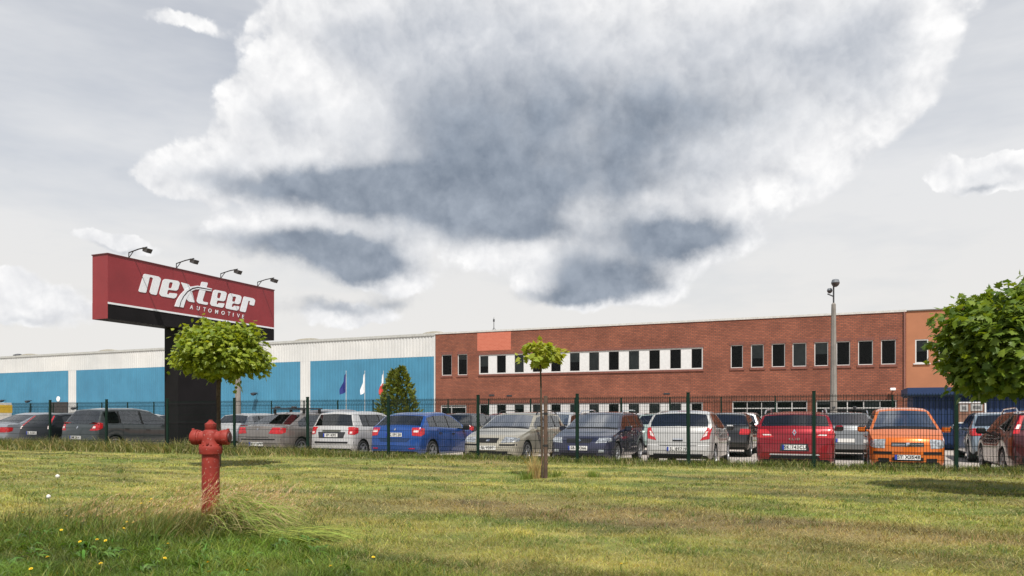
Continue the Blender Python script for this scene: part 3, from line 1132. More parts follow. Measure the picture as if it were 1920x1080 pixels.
LET = {
    'letter_n': [[(72, 375), (155, 105), (382, 150), (412, 185), (345, 428), (258, 410), (240, 385), (292, 185), (280, 163), (243, 155), (187, 395)]],
    'letter_e': [[(385, 410), (440, 205), (472, 183), (668, 213), (695, 245), (668, 340), (640, 362), (515, 345), (500, 412), (532, 418), (540, 393), (660, 405), (640, 455), (610, 478), (412, 442)],
                 [(548, 232), (582, 238), (588, 258), (570, 328), (520, 320), (535, 245)]],
    'letter_x': [[(708, 233), (828, 265), (848, 302), (868, 345), (920, 538), (828, 525), (798, 492), (786, 440), (772, 372)]],
    'letter_t': [[(1020, 225), (1117, 240), (1036, 503), (1047, 525), (1120, 538), (1106, 576), (972, 550), (945, 522)]],
    'letter_e.b': [[(1150, 560), (1195, 365), (1220, 345), (1375, 375), (1400, 400), (1375, 500), (1350, 520), (1255, 505), (1243, 560), (1270, 565), (1278, 545), (1368, 550), (1350, 600), (1330, 617), (1165, 585)],
                   [(1275, 388), (1305, 393), (1315, 410), (1298, 478), (1250, 470), (1262, 400)]],
    'letter_e.c': [[(1380, 615), (1425, 420), (1450, 398), (1600, 432), (1622, 460), (1600, 545), (1575, 565), (1485, 548), (1470, 600), (1500, 608), (1508, 585), (1590, 595), (1575, 645), (1550, 660), (1395, 630)],
                   [(1500, 445), (1530, 450), (1540, 468), (1522, 528), (1475, 520), (1490, 455)]],
    'letter_r': [[(1655, 445), (1800, 477), (1826, 505), (1806, 587), (1738, 572), (1750, 520), (1725, 508), (1680, 685), (1592, 668)]],
}
for nm, loops in LET.items():
    lp = [fillet([zoompt(*q) for q in l], 0.05) for l in loops]
    prism(lp, yf - 0.014, yf - 0.001).obj(nm.split('.')[0], wht_m, sgn)
sw1 = [(615, 595), (650, 500), (700, 420), (770, 350), (850, 300), (960, 284), (1060, 303), (1175, 330), (1173, 344), (1060, 320), (960, 303), (880, 318), (800, 372), (738, 450), (700, 530), (683, 605)]
sw2 = [(697, 605), (714, 530), (757, 450), (817, 382), (890, 338), (960, 322), (1060, 337), (1170, 357), (1166, 370), (1060, 353), (985, 338), (920, 342), (862, 372), (818, 430), (778, 510), (744, 615)]
swg = [(683, 605), (700, 530), (738, 450), (800, 372), (880, 318), (960, 303), (1060, 320), (1173, 344), (1170, 357), (1060, 337), (960, 322), (890, 338), (817, 382), (757, 450), (714, 530), (697, 605)]
prism([[zoompt(*q) for q in sw1]], yf - 0.020, yf - 0.002).obj('swoosh', wht_m, sgn)
prism([[zoompt(*q) for q in sw2]], yf - 0.020, yf - 0.002).obj('swoosh', wht_m, sgn)
prism([[zoompt(*q) for q in swg]], yf - 0.018, yf - 0.003).obj('swoosh_gap', mat('swoosh_dark', (.03, .02, .025), .5), sgn)
for ch_, (x, y) in zip('AUTOMOTIVE', ((867, 612), (967, 628), (1060, 644), (1143, 662), (1243, 680), (1340, 696), (1428, 708), (1492, 725), (1570, 738), (1638, 752))):
    u, v = zoompt(x, y)
    me = text_mesh(ch_, 0.19, 0.2, 1.0, 0.002, 0.004)
    link('small_letter', me, sgn, wht_m, (u, yf - .006, v), (math.radians(90), 0, 0))
arm_m = mat('lamp_arm', (0.035, 0.035, 0.038), 0.5)
lamp_m = mat('lamp_housing', (0.05, 0.045, 0.045), 0.45, var=.3)
for px, py in ((246, 486), (335, 503), (418, 528), (487, 543)):
    u = sign_uv(px, py)[0] - ox
    z = zz(zt_)
    fl = MB()
    fl.tube([(u, yf + .1, z - .02), (u, yf + .1, z + .20), (u, yf - .30, z + .27), (u, yf - .66, z + .30)], .018, 6).tube([(u, yf + .1, z + .04), (u, yf - .1, z + .235)], .013, 5)
    fo = fl.obj('floodlight', arm_m, sgn)
    hm = MB().add([(u - .13, yf - .58, z + .41), (u + .13, yf - .58, z + .41), (u + .12, yf - .82, z + .34), (u - .12, yf - .82, z + .34),
                   (u - .09, yf - .52, z + .27), (u + .09, yf - .52, z + .27), (u + .11, yf - .74, z + .19), (u - .11, yf - .74, z + .19)],
                  [(3, 2, 1, 0), (4, 5, 6, 7), (0, 1, 5, 4), (1, 2, 6, 5), (2, 3, 7, 6), (3, 0, 4, 7)])
    hm.v = [((a_ - u) * .8 + u, (b_ - yf + .66) * .8 + yf - .66, (c_ - z - .30) * .8 + z + .20) for a_, b_, c_ in hm.v]
    hm.obj('lamp_head', lamp_m, fo)

# ================================================================== lamp post
LT = 13.5
ls = F.s_at(1563, LT)
ly = F.xy(ls, LT)[1]
lp_ = thing('lamp_post', 'tall grey concrete lamp post with two lanterns behind the red car', 'lamp post', F.w(ls, LT, LOT), -F.a)
zp = CAMZ + (HY - 568) * ly / FPX - LOT
ztop = CAMZ + (HY - 524) * ly / FPX - LOT
conc = mat('concrete_pole', (0.22, 0.20, 0.18), 0.9, var=.2, vscale=2, bump=.3, bscale=30)
q = MB()
q.lathe([(.135, -.1), (.13, 1.0), (.078, zp - .15), (.074, zp - .05), (.04, zp)], 12)
q.obj('concrete_pole', conc, lp_)
for a_ in (0, math.pi / 2, math.pi, -math.pi / 2):
    MB().add([(math.cos(a_ + d) * r_, math.sin(a_ + d) * r_, z_) for z_, r_ in ((.5, .137), (zp - .2, .083)) for d in (-.12, .12)], [(0, 1, 3, 2)]).obj('pole_groove', mat('groove', (.17, .155, .14), .9), lp_)
MB().tube([(0, 0, zp - .05), (0, 0, ztop - .24)], .028, 8).tube([(0, 0, ztop - .62), (-.2, .1, ztop - .5)], .025, 6).obj('steel_stem', arm_m, lp_)
lens = mat('lantern_glass', (.055, .042, .04), .3, var=.3)
cap = mat('lantern_cap', (.13, .145, .165), .45)
for dx, dy, zt0, k_ in ((.06, 0, ztop, .76), (-.13, .1, ztop - .30, .5)):
    l_ = MB().lathe([(.06 * k_, zt0 - .36 * k_), (.14 * k_, zt0 - .30 * k_), (.19 * k_, zt0 - .2 * k_), (.185 * k_, zt0 - .16 * k_)], 14, 'z', (dx, dy, 0)).obj('lantern', lens, lp_, smooth=40)
    MB().lathe([(.195 * k_, zt0 - .16 * k_), (.15 * k_, zt0 - .02 * k_), (.10 * k_, zt0)], 14, 'z', (dx, dy, 0)).obj('lantern_cap', cap, l_)

# second thinner pole behind the left tree
pt = 9.0
ps = F.s_at(446, pt)
q = thing('utility_pole', 'plain grey concrete pole standing before the blue cladding', 'pole', F.w(ps, pt, LOT), -F.a)
MB().lathe([(.13, -.05), (.115, 3.0), (.11, F.z_at(446, 640, pt) - LOT)], 10).obj('pole_shaft', conc, q)
MB().lathe([(.18, -.05), (.18, .25), (.14, .3)], 10).obj('pole_foot', conc, q)

# ================================================================== flags
pole_w = mat('white_pole', (.42, .43, .44), .5)


def flag(px, cols, label, name):
    t_ = 27.0
    s_ = F.s_at(px, t_)
    fl_ = thing('flag_pole', label, 'flag', F.w(s_, t_, LOT), -F.a, 'flag poles in front of the hall')
    top = F.z_at(px, 697, t_) - LOT
    MB().lathe([(.034, -.05), (.02, top), (.03, top + .02), (.015, top + .07)], 8).obj('pole', pole_w, fl_)
    nz_ = 14
    for ci, (c_, z0f, z1f) in enumerate(cols):
        mb = MB()
        vs, fs = [], []
        nx = 7
        for i in range(nz_ + 1):
            fz = z0f + (z1f - z0f) * i / nz_
            for j in range(nx + 1):
                fx = j / nx
                wdt_ = (.10 + .36 * min(1, fz * 1.4)) * (1 if name == 'a' else .62)
                vs.append((-.035 - wdt_ * fx, .10 * math.sin(fx * 7 + fz * 5) * fx + .02, top - .05 - 1.35 * fz - .25 * fx * (1 - fz * .3)))
        for i in range(nz_):
            for j in range(nx):
                a_ = i * (nx + 1) + j
                fs.append((a_, a_ + 1, a_ + nx + 2, a_ + nx + 1))
        mb.add(vs, fs).obj('flag_cloth', c_, fl_, smooth=60)
    return fl_


eu = mat('flag_blue', (.012, .022, .16), .8, var=.2)
wf = mat('flag_white', (.75, .76, .78), .8, var=.05)
rf = mat('flag_red', (.55, .06, .05), .8, var=.1)
flag(649, [(eu, 0, 1)], 'drooping dark blue flag on a white pole', 'a')
flag(684, [(wf, 0, 1)], 'drooping plain white flag on a white pole', 'b')
flag(719, [(wf, 0, .52), (rf, .525, 1)], 'white and red flag half hidden by the conifer', 'c')

# ================================================================== cars
rubber = mat('tyre_rubber', (.018, .018, .019), .85, var=.2)
rim_m = mat('rim_alloy', (.38, .39, .41), .35, .7, var=.1)
rim_dark = mat('rim_gap', (.015, .015, .015), .7)
trim_b = mat('black_trim', (.012, .012, .013), .5, var=.15, spec=.25)
liner = mat('underbody', (.012, .012, .012), .9)
seat_m = mat('seat_cloth', (.11, .11, .12), .9, var=.2)
chrome = mat('chrome', (.75, .76, .78), .15, .95, var=0)
plate_m = mat('plate_white', (.68, .68, .66), .5, var=.04)
plate_blue = mat('plate_blue', (.02, .05, .35), .5)
plate_ink = mat('plate_ink', (.01, .01, .01), .6, var=0)
tail_red = mat('tail_red', (.42, .012, .016), .18, var=.2, vscale=14, coat=.6)
tail_clear = mat('tail_clear', (.72, .60, .58), .15, var=.1, coat=.6)
head_m = mat('headlamp', (.34, .36, .38), .10, .35, var=.55, vscale=16, coat=1)
car_glass = glass_mat('car_glass', (.60, .66, .66), 1.8, .12)
car_glass_dark = glass_mat('car_glass_dark', (.32, .36, .37), 1.8, .06)
screen_glass = glass_mat('windscreen_glass', (.70, .76, .76), 2.0, .55)


def interp(pts, s):
    if s <= pts[0][0]:
        return pts[0][1]
    for (a, za), (b, zb) in zip(pts, pts[1:]):
        if s <= b:
            return za + (zb - za) * (s - a) / (b - a)
    return pts[-1][1]


def smooth_interp(pts, s, r=0.06):
    return (interp(pts, s - r) + 2 * interp(pts, s) + interp(pts, s + r)) / 4


SPECS = {
    # s runs from the nose (0) to the tail (L); top: centre line heights; belt: bottom of the side windows
    'mpv': dict(L=4.5, W=1.81, H=1.62, wb=(.92, 3.66), R=.32,
                top=[(0, .45), (.04, .68), (.25, .84), (.85, 1.02), (1.05, 1.07), (2.05, 1.55), (2.5, 1.62), (3.5, 1.61), (4.0, 1.56), (4.36, 1.03), (4.42, .95), (4.47, .70), (4.5, .50)],
                belt=[(0, .66), (.95, .92), (3.2, 1.02), (4.5, 1.06)], ws=(1.12, 2.0), rw=(4.03, 4.33), side=[(1.45, 2.46), (2.56, 3.38), (3.46, 4.0)], doors=[(1.36, 2.48), (2.50, 3.36)]),
    'sedan': dict(L=4.72, W=1.77, H=1.47, wb=(.95, 3.65), R=.32,
                  top=[(0, .45), (.04, .62), (.3, .76), (1.1, .93), (1.25, .96), (2.1, 1.40), (2.5, 1.47), (3.1, 1.46), (3.35, 1.40), (4.12, 1.07), (4.2, 1.04), (4.58, 1.03), (4.66, .92), (4.70, .68), (4.72, .48)],
                  belt=[(0, .6), (1.2, .88), (3.6, .97), (4.72, 1.0)], ws=(1.32, 2.05), rw=(3.4, 4.08), side=[(1.62, 2.48), (2.56, 3.28), (3.34, 3.75)], doors=[(1.5, 2.5), (2.52, 3.34)]),
    'tallhatch': dict(L=3.81, W=1.66, H=1.49, wb=(.76, 3.22), R=.29,
                      top=[(0, .45), (.04, .64), (.25, .80), (.8, .96), (.95, 1.0), (1.65, 1.43), (2.1, 1.49), (3.1, 1.48), (3.48, 1.44), (3.66, .99), (3.72, .93), (3.78, .66), (3.81, .48)],
                      belt=[(0, .6), (.9, .90), (3.5, .98), (3.81, .98)], ws=(1.02, 1.6), rw=(3.5, 3.64), side=[(1.28, 2.1), (2.18, 2.82), (2.88, 3.2)], doors=[(1.2, 2.12), (2.14, 2.84)]),
    'liftback': dict(L=4.3, W=1.71, H=1.46, wb=(.87, 3.47), R=.31,
                     top=[(0, .45), (.04, .62), (.3, .76), (1.0, .94), (1.15, .98), (1.95, 1.40), (2.35, 1.46), (3.2, 1.44), (3.6, 1.37), (4.06, 1.05), (4.14, 1.0), (4.23, .80), (4.27, .62), (4.3, .48)],
                     belt=[(0, .6), (1.1, .88), (3.6, .99), (4.3, 1.0)], ws=(1.22, 1.9), rw=(3.63, 4.02), side=[(1.5, 2.36), (2.44, 3.16), (3.22, 3.62)], doors=[(1.38, 2.38), (2.40, 3.2)]),
    'corsa': dict(L=3.99, W=1.72, H=1.49, wb=(.82, 3.33), R=.30,
                  top=[(0, .45), (.04, .64), (.25, .80), (.85, .98), (1.0, 1.02), (1.8, 1.43), (2.2, 1.49), (3.0, 1.48), (3.5, 1.42), (3.82, 1.05), (3.88, .98), (3.94, .74), (3.97, .58), (3.99, .46)],
                  belt=[(0, .6), (.95, .92), (2.6, .98), (3.4, 1.08), (3.99, 1.1)], ws=(1.08, 1.74), rw=(3.52, 3.80), side=[(1.36, 2.42), (2.5, 3.2)], doors=[(1.24, 2.46)]),
    'hatch': dict(L=4.2, W=1.74, H=1.45, wb=(.88, 3.5), R=.31,
                  top=[(0, .45), (.04, .62), (.3, .78), (.95, .95), (1.1, .99), (1.9, 1.40), (2.3, 1.45), (3.2, 1.44), (3.6, 1.39), (3.98, 1.02), (4.05, .95), (4.14, .70), (4.2, .48)],
                  belt=[(0, .6), (1.05, .90), (3.6, .98), (4.2, 1.0)], ws=(1.17, 1.84), rw=(3.63, 3.95), side=[(1.45, 2.32), (2.4, 3.1), (3.16, 3.48)], doors=[(1.34, 2.35), (2.37, 3.14)]),
    'wagon': dict(L=4.45, W=1.72, H=1.46, wb=(.88, 3.46), R=.31,
                  top=[(0, .42), (.05, .66), (.28, .80), (1.1, .95), (1.25, .99), (2.05, 1.39), (2.4, 1.44), (3.4, 1.46), (4.0, 1.42), (4.28, 1.0), (4.34, .94), (4.41, .66), (4.45, .46)],
                  belt=[(0, .62), (1.2, .89), (3.6, .96), (4.45, .98)], ws=(1.32, 2.0), rw=(4.02, 4.25), side=[(1.6, 2.48), (2.56, 3.26), (3.36, 3.95)], doors=[(1.48, 2.5), (2.52, 3.32)]),
    'clio': dict(L=4.27, W=1.74, H=1.45, wb=(.84, 3.43), R=.31,
                 top=[(0, .45), (.04, .64), (.28, .82), (.9, .96), (1.05, 1.0), (1.85, 1.40), (2.25, 1.45), (3.2, 1.43), (3.82, 1.38), (4.08, 1.07), (4.14, 1.02), (4.20, .84), (4.25, .62), (4.27, .48)],
                 belt=[(0, .62), (1.0, .92), (3.2, 1.02), (4.27, 1.10)], ws=(1.12, 1.8), rw=(3.84, 4.05), side=[(1.42, 2.3), (2.38, 3.05), (3.12, 3.6)], doors=[(1.3, 2.32), (2.34, 3.1)]),
    'boxhatch': dict(L=3.54, W=1.59, H=1.54, wb=(.66, 2.96), R=.28,
                     top=[(0, .50), (.03, .74), (.10, .84), (.45, .95), (.72, 1.03), (.8, 1.05), (1.42, 1.49), (1.75, 1.54), (2.9, 1.53), (3.25, 1.48), (3.42, 1.0), (3.48, .9), (3.52, .62), (3.54, .48)],
                     belt=[(0, .72), (.75, .94), (3.54, 1.0)], ws=(.86, 1.38), rw=(3.28, 3.40), side=[(1.06, 1.88), (1.96, 2.6), (2.68, 3.1)], doors=[(.98, 1.9), (1.92, 2.64)]),
    'suv': dict(L=4.5, W=1.80, H=1.69, wb=(.9, 3.55), R=.35,
                top=[(0, .55), (.05, .85), (.3, .98), (1.05, 1.10), (1.2, 1.14), (1.95, 1.62), (2.3, 1.68), (3.6, 1.69), (4.15, 1.63), (4.36, 1.12), (4.41, 1.05), (4.47, .78), (4.5, .55)],
                belt=[(0, .8), (1.15, 1.04), (4.5, 1.12)], ws=(1.27, 1.9), rw=(4.17, 4.33), side=[(1.52, 2.4), (2.48, 3.25), (3.33, 4.05)], doors=[(1.42, 2.42), (2.44, 3.3)]),
}
CARS = {}


def car_meshes(kind):
    if kind in CARS:
        return CARS[kind]
    sp_ = SPECS[kind]
    L, W_, R = sp_['L'], sp_['W'], sp_['R']
    Ra = R + 0.055
    marks = {0.0, L}
    fixed = []
    for k_ in ('ws', 'rw'):
        fixed += list(sp_[k_])
    for r_ in sp_['side'] + sp_['doors']:
        fixed += list(r_)
    for c_ in sp_['wb']:
        fixed += [c_ + Ra * math.cos(a_) for a_ in np.linspace(0.02, math.pi - 0.02, 13)]
    fixed += [p_[0] for p_ in sp_['top']] + [.015, .08, .14, .2, L - .015, L - .1, L - .2]
    st_ = []
    for s in sorted(fixed):
        s = min(max(s, 0), L)
        if not st_ or s - st_[-1] > 0.008:
            st_.append(s)
    fill = []
    for a, b in zip(st_, st_[1:]):
        n = int((b - a) / 0.14)
        fill += [a + (b - a) * i / (n + 1) for i in range(1, n + 1)]
    st_ = sorted(st_ + fill)
    tap = [(0, .80), (.02, .86), (.08, .91), (.2, .955), (.5, .985), (.9, 1), (L - .7, 1), (L - .35, .985), (L - .15, .96), (L - .05, .93), (L - .015, .90), (L, .86)]
    rows = []
    for s in st_:
        hw = W_ / 2 * interp(tap, s)
        zt_ = smooth_interp(sp_['top'], s, .02)
        zb_f = interp([(0, .30), (.12, .20), (.5, .19), (L - .5, .21), (L - .1, .26), (L, .34)], s)
        arch = False
        for c_ in sp_['wb']:
            if abs(s - c_) < Ra:
                za = R + math.sqrt(Ra * Ra - (s - c_) ** 2)
                if za > zb_f:
                    zb_f, arch = za, True
        bl = min(interp(sp_['belt'], s), zt_ - .05)
        g = zt_ - bl
        zm = zb_f + .45 * (bl - zb_f)
        y4 = hw * .962
        yr = y4 - .42 * max(0, g - .07)
        zr = zt_ - min(.065, .45 * g)
        r = [(hw * (.985 if arch else .93), zb_f), (hw * (.993 if arch else .985), zb_f + .2 * (zm - zb_f)), (hw, zm), (hw * .994, zm + .62 * (bl - zm)), (y4, bl)]
        r.append((y4 + (yr - y4) * .09, bl + (zr - bl) * .09))
        r.append((y4 + (yr - y4) * .90, bl + (zr - bl) * .90))
        r.append((yr, zr))
        e_ = min(.075, .2 * yr)
        r.append((yr - e_, zt_ - .028 * min(1, g / .1)))
        r.append((yr * .5, zt_ - .008))
        r.append((0, zt_))
        rows.append(r)
    NR = 11
    verts, faces, cls = [], [], []
    full = 2 * NR - 1
    for s, r in zip(st_, rows):
        # noses and tails are rounded in plan
        wf = max(0, 1 - s / .75) ** 1.5 * .15
        wr = max(0, 1 - (L - s) / .6) ** 1.5 * .09
        bow = lambda y: L / 2 - s + (wr - wf) * (y / (W_ / 2)) ** 2 * 1.15
        for y, z in r:
            verts.append((bow(y), y, z))
        for y, z in reversed(r[:-1]):
            verts.append((bow(y), -y, z))
    groups = {}
    for i in range(len(st_) - 1):
        m_ = (st_[i] + st_[i + 1]) / 2
        for j in range(full):
            jn = (j + 1) % full
            f = (i * full + j, (i + 1) * full + j, (i + 1) * full + jn, i * full + jn)
            if j == full - 1:
                groups.setdefault('bottom', []).append(f)
                continue
            lo_ = j if j < NR - 1 else full - 2 - j      # band index from the sill upwards
            side_ = 'l' if j < NR - 1 else 'r'
            key = 'body'
            if lo_ in (8, 9):
                if sp_['ws'][0] < m_ < sp_['ws'][1]:
                    key = 'windshield'
                elif sp_['ws'][0] - .09 < m_ <= sp_['ws'][0]:
                    key = 'cowl_panel'
                elif sp_['rw'][0] < m_ < sp_['rw'][1]:
                    key = 'rear_window'
            elif lo_ == 5 and sp_['side'][0][0] < m_ < sp_['side'][-1][1]:
                key = ('pillar', sum(1 for r_ in sp_['side'] if r_[1] <= m_), side_)
                for q_, (a, b) in enumerate(sp_['side']):
                    if a < m_ < b:
                        key = ('side', q_, side_)
            elif lo_ in (1, 2, 3):
                for q_, (a, b) in enumerate(sp_['doors']):
                    if a < m_ < b:
                        key = ('door', q_, side_)
            groups.setdefault(key, []).append(f)
    n0 = (len(st_) - 1) * full
    # end faces, bowed in plan like the panels above them
    CC = (1, .6, .2, -.2, -.6, -1)
    for end, (s, r) in enumerate(((st_[0], rows[0]), (st_[-1], rows[-1]))):
        w0 = (-.15 if end == 0 else .09) * 1.15
        b0 = len(verts)
        for y, z in r[:-1]:
            for c2 in CC:
                verts.append((L / 2 - s + w0 * (y * c2 / (W_ / 2)) ** 2, y * c2, z))
        for k_ in range(NR - 2):
            for q_ in range(5):
                f = (b0 + k_ * 6 + q_, b0 + k_ * 6 + q_ + 1, b0 + (k_ + 1) * 6 + q_ + 1, b0 + (k_ + 1) * 6 + q_)
                groups['body'].append(f if end else f[::-1])
        y, z = r[-1]
        verts.append((L / 2 - s, 0, z))
        for q_ in range(5):
            f = (b0 + (NR - 2) * 6 + q_, b0 + (NR - 2) * 6 + q_ + 1, len(verts) - 1)
            groups['body'].append(f if end else f[::-1])
    bv = BVHTree.FromPolygons([Vector(v) for v in verts], [f for g_ in groups.values() for f in g_])
    out = {'bvh': bv, 'parts': {}, 'spec': sp_, 'kind': kind}
    for key, fl in groups.items():
        if key == 'bottom':
            continue
        ff = fl + (groups['bottom'] if key == 'body' else [])
        used = sorted({i for f in ff for i in f})
        mp_ = {u: k_ for k_, u in enumerate(used)}
        vs = [verts[u] for u in used]
        dy = 0.0
        if isinstance(key, tuple) and key[0] == 'door':
            dy = .006 if key[2] == 'l' else -.006
            cx0 = min(v[0] for v in vs)
            cx1 = max(v[0] for v in vs)
            vs = [(min(max(v[0], cx0 + .004), cx1 - .004), v[1] + dy, v[2]) for v in vs]
        elif key == 'windshield' or key == 'rear_window':
            vs = [(v[0], v[1], v[2] + .003) for v in vs]
        elif isinstance(key, tuple):
            vs = [(v[0], v[1] + (.002 if key[2] == 'l' else -.002), v[2]) for v in vs]
        me = bpy.data.meshes.new('body' if key == 'body' else str(key if isinstance(key, str) else key[0]))
        me.from_pydata(vs, [], [tuple(mp_[i] for i in f) for f in ff])
        if key == 'body':
            nb_ = len(fl)
            me.materials.append(None)
            me.materials.append(None)
            me.polygons.foreach_set('material_index', [0] * nb_ + [1] * (len(ff) - nb_))
        me.polygons.foreach_set('use_smooth', [True] * len(me.polygons))
        me.update()
        me.set_sharp_from_angle(angle=math.radians(38))
        out['parts'][key] = me
    # interior
    q = MB()
    zf = .55
    x0, x1 = L / 2 - sp_['ws'][0], L / 2 - sp_['rw'][0]
    hw = W_ / 2 - .16
    bl = interp(sp_['belt'], L / 2)
    q.box(x1, x0, -hw, hw, .3, .42)
    q.rbox(x0 - .5, x0 + .05, -hw, hw, bl - .25, bl + .0, .04)
    q.rbox(x1 - .02, x1 + .35, -hw + .05, hw - .05, bl - .2, bl - .05, .02)
    hr = bl + .33
    for xx, ys in ((L / 2 - sp_['side'][0][1] - .1, (-.36, .36)), (x1 + .48, (-.38, 0, .38))):
        for y in ys:
            q.rbox(xx - .09, xx + .07, y - .23, y + .23, .42, bl + .08, .05)
            q.rbox(xx - .08, xx + .03, y - .12, y + .12, bl + .12, bl + .31, .04)
            q.tube([(xx - .03, y, bl), (xx - .03, y, bl + .15)], .02, 5)
    q.tube([(x0 - .62 + .14 * math.cos(a_) * .4, .36 + .18 * math.sin(a_), bl + .0 + .18 * math.cos(a_)) for a_ in np.linspace(0, 2 * math.pi, 13)], .016, 5, False)
    out['interior'] = q.mesh('interior', 30)
    CARS[kind] = out
    return out


def wheel_mesh(R):
    key = ('wheel', round(R, 3))
    if key in CARS:
        return CARS[key]
    w_ = .10
    ty = MB().lathe([(R * .62, -w_ + .02), (R * .70, -w_), (R * .93, -w_), (R * .99, -w_ + .03), (R, 0), (R * .99, w_ - .03), (R * .93, w_), (R * .70, w_), (R * .62, w_ - .02)], 28, 'y').mesh('tyre', 50)
    rm = MB()
    n = 40
    # outer ring
    for ra, rb, ya, yb in ((.71, .62, w_ + .004, w_ + .004), (.62, .60, w_ + .004, w_ - .05)):
        vs, fs = [], []
        for k_ in range(n):
            a_ = 2 * math.pi * k_ / n
            vs += [(R * ra * math.cos(a_), ya, R * ra * math.sin(a_)), (R * rb * math.cos(a_), yb, R * rb * math.sin(a_))]
        for k_ in range(n):
            b_ = (k_ + 1) % n
            fs.append((2 * k_, 2 * b_, 2 * b_ + 1, 2 * k_ + 1))
        rm.add(vs, fs)
    for k_ in range(5):
        a_ = 2 * math.pi * k_ / 5 + .3
        c_, s_ = math.cos(a_), math.sin(a_)
        pts = []
        for rr, hwid in ((.10, .13), (.64, .085)):
            for e_ in (-1, 1):
                pts.append((R * (rr * c_ - e_ * hwid * s_), R * (rr * s_ + e_ * hwid * c_)))
        vs = [(p_[0], w_ - .005, p_[1]) for p_ in pts] + [(p_[0], w_ - .04, p_[1]) for p_ in pts]
        rm.add(vs, [(0, 1, 3, 2), (0, 4, 5, 1), (0, 2, 6, 4), (1, 5, 7, 3), (2, 3, 7, 6)])
    rm.lathe([(R * .17, w_ - .05), (R * .17, w_ + .0), (R * .12, w_ + .008)], 14, 'y')
    rim = rm.mesh('rim')
    disc = MB().lathe([(R * .61, w_ - .07), (R * .61, w_ - .06)], 24, 'y').mesh('spoke_gap_shade')  # near-black disc: the shade between the spokes put into its colour
    CARS[key] = (ty, rim, disc)
    return CARS[key]


def end_half_width(cm, face, z, reach=.26):
    """half width of the nose or tail at height z, as far as the surface still belongs to that end"""
    key = ('hw', face, round(z, 2))
    if key in cm:
        return cm[key]
    sp_ = cm['spec']
    sx = 1 if face == 'front' else -1
    hit0 = cm['bvh'].ray_cast(Vector((sx * (sp_['L'] / 2 + 1), 0, z)), Vector((-sx, 0, 0)))
    xc = abs(hit0[0].x) if hit0[0] is not None else sp_['L'] / 2
    y, best = 0.0, .3
    while y < sp_['W'] / 2:
        h_ = cm['bvh'].ray_cast(Vector((sx * (sp_['L'] / 2 + 1), y, z)), Vector((-sx, 0, 0)))
        if h_[0] is None or xc - abs(h_[0].x) > reach or h_[0].x * sx < 0:
            break
        best = y
        y += .01
    cm[key] = best
    return best


def project(cm, face, quad, n=8, m=4, lift=.007):
    """quad given as (y fraction of the local half width, z): bl, br, tr, tl on the nose or tail; laid onto the body"""
    sp_ = cm['spec']
    sx = 1 if face == 'front' else -1
    x0 = sx * (sp_['L'] / 2 + 1)
    vs = []
    for j in range(m + 1):
        for i in range(n + 1):
            u, v = i / n, j / m
            a = [quad[0][k_] * (1 - u) + quad[1][k_] * u for k_ in (0, 1)]
            b = [quad[3][k_] * (1 - u) + quad[2][k_] * u for k_ in (0, 1)]
            y, z = a[0] * (1 - v) + b[0] * v, a[1] * (1 - v) + b[1] * v
            y *= end_half_width(cm, face, z)
            hit = cm['bvh'].ray_cast(Vector((x0, y, z)), Vector((-sx, 0, 0)))
            p_ = hit[0] if hit[0] is not None else Vector((sx * (sp_['L'] / 2 - .1), y, z))
            vs.append(p_ + Vector((sx * lift, lift * .8 * (1 if y > 0 else -1) * min(1, abs(y)), 0)))
    fs = [(j * (n + 1) + i, j * (n + 1) + i + 1, (j + 1) * (n + 1) + i + 1, (j + 1) * (n + 1) + i) for j in range(m) for i in range(n)]
    return MB().add(vs, fs)


def project_side(cm, sgn_, quad, n=5, m=4, lift=.007):
    """quad given as (x,z) seen from the side"""
    vs = []
    for j in range(m + 1):
        for i in range(n + 1):
            u, v = i / n, j / m
            a = [quad[0][k_] * (1 - u) + quad[1][k_] * u for k_ in (0, 1)]
            b = [quad[3][k_] * (1 - u) + quad[2][k_] * u for k_ in (0, 1)]
            x, z = a[0] * (1 - v) + b[0] * v, a[1] * (1 - v) + b[1] * v
            hit = cm['bvh'].ray_cast(Vector((x, sgn_ * 3, z)), Vector((0, -sgn_, 0)))
            p_ = hit[0] if hit[0] is not None else Vector((x, sgn_ * cm['spec']['W'] * .45, z))
            vs.append(p_ + Vector((0, sgn_ * lift, 0)))
    fs = [(j * (n + 1) + i, j * (n + 1) + i + 1, (j + 1) * (n + 1) + i + 1, (j + 1) * (n + 1) + i) for j in range(m) for i in range(n)]
    return MB().add(vs, fs)


def surf_x(cm, face, y, z):
    sx = 1 if face == 'front' else -1
    h = cm['bvh'].ray_cast(Vector((sx * (cm['spec']['L'] / 2 + 1), y, z)), Vector((-sx, 0, 0)))
    return h[0].x if h[0] is not None else sx * cm['spec']['L'] / 2


def sym(q):
    return [(-a, b) for a, b in q]


